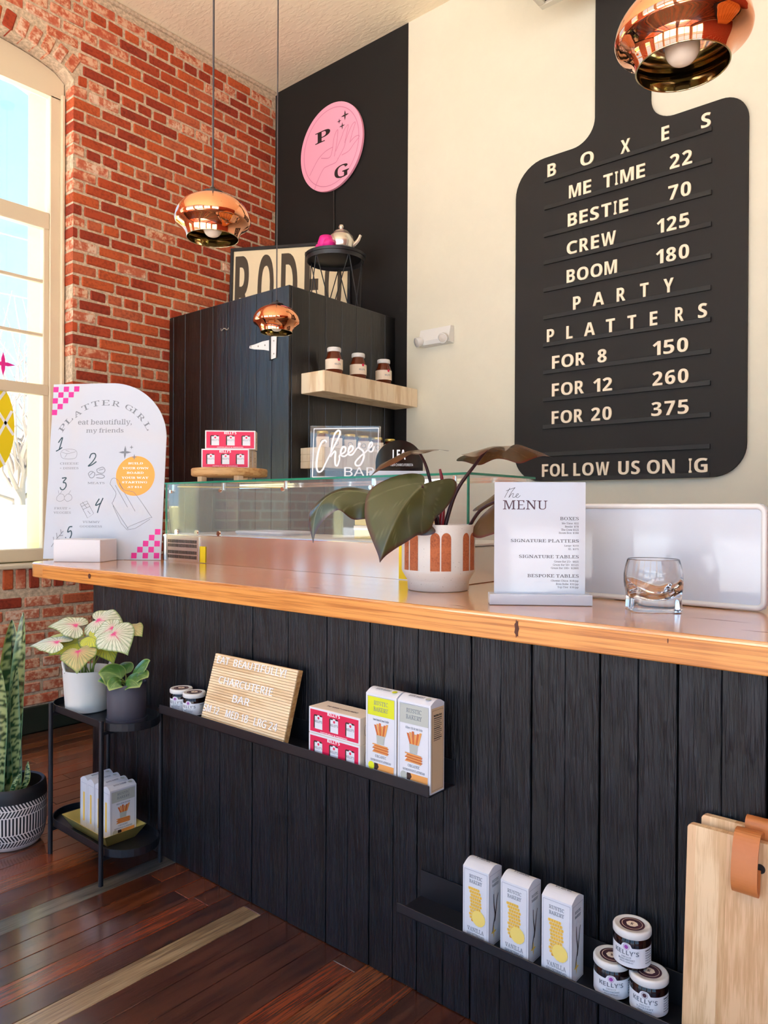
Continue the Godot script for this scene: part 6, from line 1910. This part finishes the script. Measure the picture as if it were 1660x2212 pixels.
func jam_jar(at: Vector3, turn: float, label: String, fruit: String, group: String, stamp: Material) -> Node3D:
	var t := thing("jam_jar", label, "jar", at, turn, group)
	var R := 0.0378
	part(t, "glass_body", lathed(prof([0, 0.0, 0.031, 0.0, 0.0355, 0.004, R - 0.0008, 0.011, R, 0.016, R, 0.056, R - 0.001, 0.061, 0.0335, 0.066, 0.0335, 0.07, 0, 0.07]), 40), m.jam)
	var lid := part(t, "lid", lathed(prof([0.034, 0.066, 0.0378, 0.066, 0.0392, 0.068, 0.0392, 0.077, 0.0375, 0.0805, 0.034, 0.0812, 0.0325, 0.0800, 0, 0.0800]), 48), m.white_plastic)
	var tp := Transform3D(Basis(Vector3(1, 0, 0), -PI / 2), Vector3(0, 0.0802, 0))
	part(lid, "lid_print", print_poly(disc(0, 0, 0.0255, 40), 0.0003), m.plum, tp)
	part(lid, "lid_medallion", print_poly(PackedVector2Array([Vector2(-0.0125, 0), Vector2(-0.008, 0.0085), Vector2(0, 0.011), Vector2(0.008, 0.0085), Vector2(0.0125, 0), Vector2(0.008, -0.0085), Vector2(0, -0.011), Vector2(-0.008, -0.0085)]), 0.0005), m.cream_card, tp)
	words(lid, "K", "Droid Serif Bold", m.plum, -0.003, -0.004, 0.003, 0.004, 0.0005, 0.0003, tp)
	var rim := MB.new()
	rim.pen(ring_pts(0.0205), 0.0010, 0.0004, tp)
	part(lid, "lid_ring", rim.mesh(), m.cream_card)
	var lab := part(t, "wrap_label", arc_patch(R + 0.0004, 0.009, 0.049, -118, 118, 0.009, 0.0115, 0.0), m.white_card)
	part(lab, "stamp", bent_disc(R + 0.0008, 0.0, 0.0500, 0.0042), stamp)
	part(lab, "stamp_ring", bent_disc(R + 0.0007, 0.0, 0.0500, 0.0064, 0.0057), stamp)
	words(lab, "KELLY'S", "Droid Sans Bold", m.grey_ink, -0.0255, 0.0335, 0.0255, 0.0425, 0.0006, 0.0003, Transform3D(), "lettering", R)
	words(lab, "OREGON", "Droid Serif", m.grey_ink, -0.010, 0.0275, 0.010, 0.0305, 0.0006, 0.0003, Transform3D(), "lettering", R)
	words(lab, fruit, "Droid Serif", m.grey_ink, -0.017, 0.0222, 0.017, 0.0256, 0.0006, 0.0003, Transform3D(), "lettering", R)
	words(lab, "FRUIT SPREAD", "Droid Serif", m.grey_ink, -0.014, 0.0176, 0.014, 0.0200, 0.0006, 0.0003, Transform3D(), "lettering", R)
	words(lab, "Nutrition Facts", "Droid Sans Bold", m.ink, 0.040, 0.0425, 0.058, 0.0450, 0.0006, 0.0003, Transform3D(), "lettering", R)
	for i in 5:
		words(lab, ["Serving size 1 Tbsp", "Calories 40", "Total Sugars 9g", "Sodium 0mg", "Net Wt 10 oz"][i], "Droid Sans", m.grey_ink, 0.040, 0.0375 - i * 0.0052, 0.058, 0.0400 - i * 0.0052, 0.0006, 0.0003, Transform3D(), "lettering", R)
	return t

func ledge(called_label: String, x0: float, x1: float, y: float, depth: float, lip: float, back: float) -> void:
	var t := thing("picture_ledge", called_label, "shelf", Vector3(x0, y, 2.2315))
	var L := x1 - x0
	part(t, "back_plate", bx(Vector3(L / 2, back / 2, 0.0018), Vector3(L, back, 0.003), 0.0006), m.black_metal)
	part(t, "base", bx(Vector3(L / 2, 0.0015, depth / 2), Vector3(L, 0.003, depth), 0.0006), m.black_metal)
	part(t, "front_lip", bx(Vector3(L / 2, lip / 2, depth - 0.002), Vector3(L, lip, 0.004), 0.001), m.black_metal)

func make_front_things() -> void:
	ledge("long black metal ledge shelf below the countertop at left", 2.07, 3.243, 0.588, 0.115, 0.030, 0.066)
	ledge("black metal ledge shelf low on the counter front at right", 3.135, 4.6, 0.265, 0.105, 0.025, 0.072)
	# letter board leaning on the ledge
	var t := thing("letter_board", "pale slatted letter board reading EAT BEAUTIFULLY leaning on ledge", "letter board", Vector3(2.493, 0.5985, 2.335))
	var xf := tilt_of(16.0)
	part(t, "back_panel", bx(Vector3(0, 0.113, -0.013), Vector3(0.404, 0.226, 0.018), 0.001), m.oak, xf)
	for k in 27:
		part(t, "slat", bx(Vector3(0, 0.0048 + k * 0.00832, -0.002), Vector3(0.404, 0.0072, 0.004), 0.0006), m.pale_wood_h, xf)
	for q in [["EAT", -0.1839, 0.1955, -0.1201, 0.2185], ["BEAUTIFULLY!", -0.097, 0.1955, 0.155, 0.2185], ["CHARCUTERIE", -0.1524, 0.1330, 0.1145, 0.1560], ["BAR", -0.0637, 0.0860, 0.0202, 0.1090], ["SM 12", -0.198, 0.036, -0.1162, 0.059], ["MED 18", -0.0815, 0.036, 0.0288, 0.059], ["LRG 24", 0.059, 0.036, 0.1658, 0.059]]:
		words(t, q[0], "Droid Sans", m.white_print, q[1], q[2], q[3], q[4], 0.0002, 0.0018, xf)
	# jars and boxes on the upper ledge
	var S := 0.5915
	jam_jar(Vector3(2.112, S, 2.285), 22.0, "white-lidded jam jar at the left end of upper ledge", "MARIONBERRY", "jam jars on the upper ledge", m.purple)
	jam_jar(Vector3(2.196, S, 2.290), 22.0, "white-lidded jam jar beside the letter board on upper ledge", "MARIONBERRY", "jam jars on the upper ledge", m.purple)
	kelly_box(Vector3(2.905, S, 2.296), 0.0, 0.198, 0.0735, 0.076, "red three-jar gift box, lower of two on the ledge", "gift boxes on the ledge")
	kelly_box(Vector3(2.905, S + 0.0740, 2.296), 0.0, 0.198, 0.0735, 0.076, "red three-jar gift box, upper of two on the ledge", "gift boxes on the ledge")
	flatbread_box(Vector3(3.0775, S, 2.306), 0.0, m.lime_print, "white flatbread carton with yellow-green band on the ledge", "flatbread cartons on the ledge", false, 0.058, 0.222)
	flatbread_box(Vector3(3.1875, S, 2.306), 0.0, m.sage_print, "white flatbread carton with grey band at ledge end", "flatbread cartons on the ledge", false, 0.058, 0.222)
	# lower ledge
	S = 0.2685
	for i in 3:
		shortbread_box(Vector3([3.3685, 3.4735, 3.5795][i], S, 2.296), ["white vanilla shortbread carton, leftmost of three on lower ledge", "white vanilla shortbread carton, middle of three on lower ledge", "white vanilla shortbread carton, beside the jam jars on lower ledge"][i])
	jam_jar(Vector3(3.690, S, 2.285), 20.0, "marionberry jam jar, lower left of the three-jar pile", "MARIONBERRY", "jam jars on the lower ledge", m.purple)
	jam_jar(Vector3(3.7705, S, 2.288), 8.0, "tayberry jam jar, lower right of the pile beside cutting board", "TAYBERRY", "jam jars on the lower ledge", m.plum)
	jam_jar(Vector3(3.733, S + 0.0818, 2.284), 4.0, "marionberry jam jar balanced on top of two others", "MARIONBERRY", "jam jars on the lower ledge", m.purple)
	# cutting boards with leather straps
	for i in 2:
		var at := Vector3(3.845 + 0.018 * i, S + 0.002, [2.312, 2.284][i])
		var c := thing("cutting_board", ["front pale wood cutting board with tan leather strap on ledge", "rear pale wood cutting board mostly hidden behind another"][i], "cutting board", at, 0.0, "cutting boards on the lower ledge")
		var tx := tilt_of(4.2)
		var W := 0.46
		var H: float = [0.404, 0.418][i]
		var strips := [0.0, 0.016, 0.062, 0.075, 0.175, 0.245, 0.33, 0.39, W]
		for k in strips.size() - 1:
			var a: float = strips[k]
			var b: float = strips[k + 1]
			var cr := 0.006
			var poly := PackedVector2Array([Vector2(a, 0), Vector2(b, 0), Vector2(b, H), Vector2(a, H)])
			if k == 0:
				poly = PackedVector2Array([Vector2(a + cr, 0), Vector2(b, 0), Vector2(b, H), Vector2(a + cr, H), Vector2(a + 0.002, H - 0.002), Vector2(a, H - cr), Vector2(a, cr)])
			part(c, "stave", plate(poly, -0.018, 0.0), m.board_wood[k % 3], tx)
		# strap: out of a hole, over the top edge and back down
		var sx := 0.091 if i == 0 else 0.083
		var path := smooth_line([Vector2(-0.0205, H - 0.045), Vector2(-0.021, H + 0.004), Vector2(-0.010, H + 0.016 + 0.006 * i), Vector2(0.012, H + 0.012), Vector2(0.026, H - 0.02), Vector2(0.030, H - 0.06), Vector2(0.026, H - 0.085), Vector2(0.014, H - 0.096), Vector2(0.006, H - 0.085), Vector2(0.004, H - 0.05)] if i == 0 else [Vector2(-0.020, H - 0.04), Vector2(-0.021, H + 0.004), Vector2(-0.016, H + 0.016), Vector2(-0.006, H + 0.019), Vector2(0.004, H + 0.014), Vector2(0.006, H + 0.0), Vector2(0.004, H - 0.045)], 5)
		var lm := MB.new()
		for q in path.size() - 1:
			var p0: Vector2 = path[q]
			var p1: Vector2 = path[q + 1]
			var nn := Vector2(p1.y - p0.y, -(p1.x - p0.x)).normalized() * 0.0014
			for s in [1.0, -1.0]:
				lm.quad(tx * Vector3(sx, p0.y + nn.y * s, p0.x + nn.x * s), tx * Vector3(sx + 0.046, p0.y + nn.y * s, p0.x + nn.x * s), tx * Vector3(sx + 0.046, p1.y + nn.y * s, p1.x + nn.x * s), tx * Vector3(sx, p1.y + nn.y * s, p1.x + nn.x * s), Vector3(0, nn.y * s, nn.x * s))
			for e in [0.0, 0.046]:
				lm.quad(tx * Vector3(sx + e, p0.y + nn.y, p0.x + nn.x), tx * Vector3(sx + e, p1.y + nn.y, p1.x + nn.x), tx * Vector3(sx + e, p1.y - nn.y, p1.x - nn.x), tx * Vector3(sx + e, p0.y - nn.y, p0.x - nn.x), Vector3(e - 0.02, 0, 0))
		part(c, "leather_strap", lm.mesh(), m.leather)
		if i == 0:
			var hm := MB.new()
			hm.prism(disc(sx + 0.044, H - 0.048, 0.009, 20), 0.0, 0.0006, tx, false, false)
			part(c, "strap_hole", hm.mesh(), m.slot)

func make_pendants() -> void:
	var spots := [[Vector3(3.869, 2.19, 2.413), "large copper glass pendant lamp nearest the camera over counter"], [Vector3(2.369, 2.239, 2.351), "copper glass pendant lamp hanging before the brick wall"], [Vector3(1.451, 2.276, 1.267), "smallest looking copper pendant lamp before the black closet"]]
	for s in spots:
		var o: Vector3 = s[0]
		var t := thing("pendant_lamp", s[1], "pendant lamp", o, 0.0, "copper pendant lamps")
		var shade := part(t, "shade", lathed(smooth_prof([0.022, 0.068, 0.04, 0.067, 0.07, 0.058, 0.097, 0.04, 0.114, 0.016, 0.120, -0.006, 0.1195, -0.014, 0.116, -0.021, 0.104, -0.030, 0.093, -0.040, 0.086, -0.052, 0.082, -0.067]), 64), m.copper)
		var lip := []
		for j in 49:
			lip.append(Vector3(0.0815 * cos(TAU * j / 48.0), -0.067, 0.0815 * sin(TAU * j / 48.0)))
		part(shade, "rim_bead", tubed(lip, 0.0016, 6), m.lining)
		part(shade, "lining", lathed(smooth_prof([0.022, 0.064, 0.068, 0.054, 0.094, 0.037, 0.111, 0.014, 0.116, -0.006, 0.112, -0.019, 0.1, -0.028, 0.089, -0.039, 0.083, -0.052, 0.080, -0.067]), 48), m.lining)
		part(t, "cap", lathed(smooth_prof([0, 0.098, 0.008, 0.096, 0.010, 0.088, 0.018, 0.086, 0.034, 0.080, 0.037, 0.074, 0.030, 0.067, 0.012, 0.066]), 32), m.cap)
		var bulb := part(t, "bulb", lathed(smooth_prof([0, -0.062, 0.018, -0.058, 0.029, -0.043, 0.030, -0.024, 0.022, -0.002, 0.015, 0.016, 0.014, 0.03, 0, 0.03]), 28), m.bulb)
		part(bulb, "socket", lathed(prof([0.0, 0.028, 0.019, 0.028, 0.019, 0.062, 0, 0.062]), 20), m.cap)
		part(t, "cord", tubed([Vector3(0, 0.095, 0), Vector3(0, CEIL - o.y - 0.02, 0)], 0.0032, 8), m.cord)
		part(t, "ceiling_rose", lathed(prof([0, CEIL - o.y - 0.03, 0.05, CEIL - o.y - 0.028, 0.055, CEIL - o.y - 0.001, 0, CEIL - o.y - 0.001]), 28), m.cap)

func smooth_prof(flat: Array) -> Array:
	return smooth_line(vecs2(flat), 4)
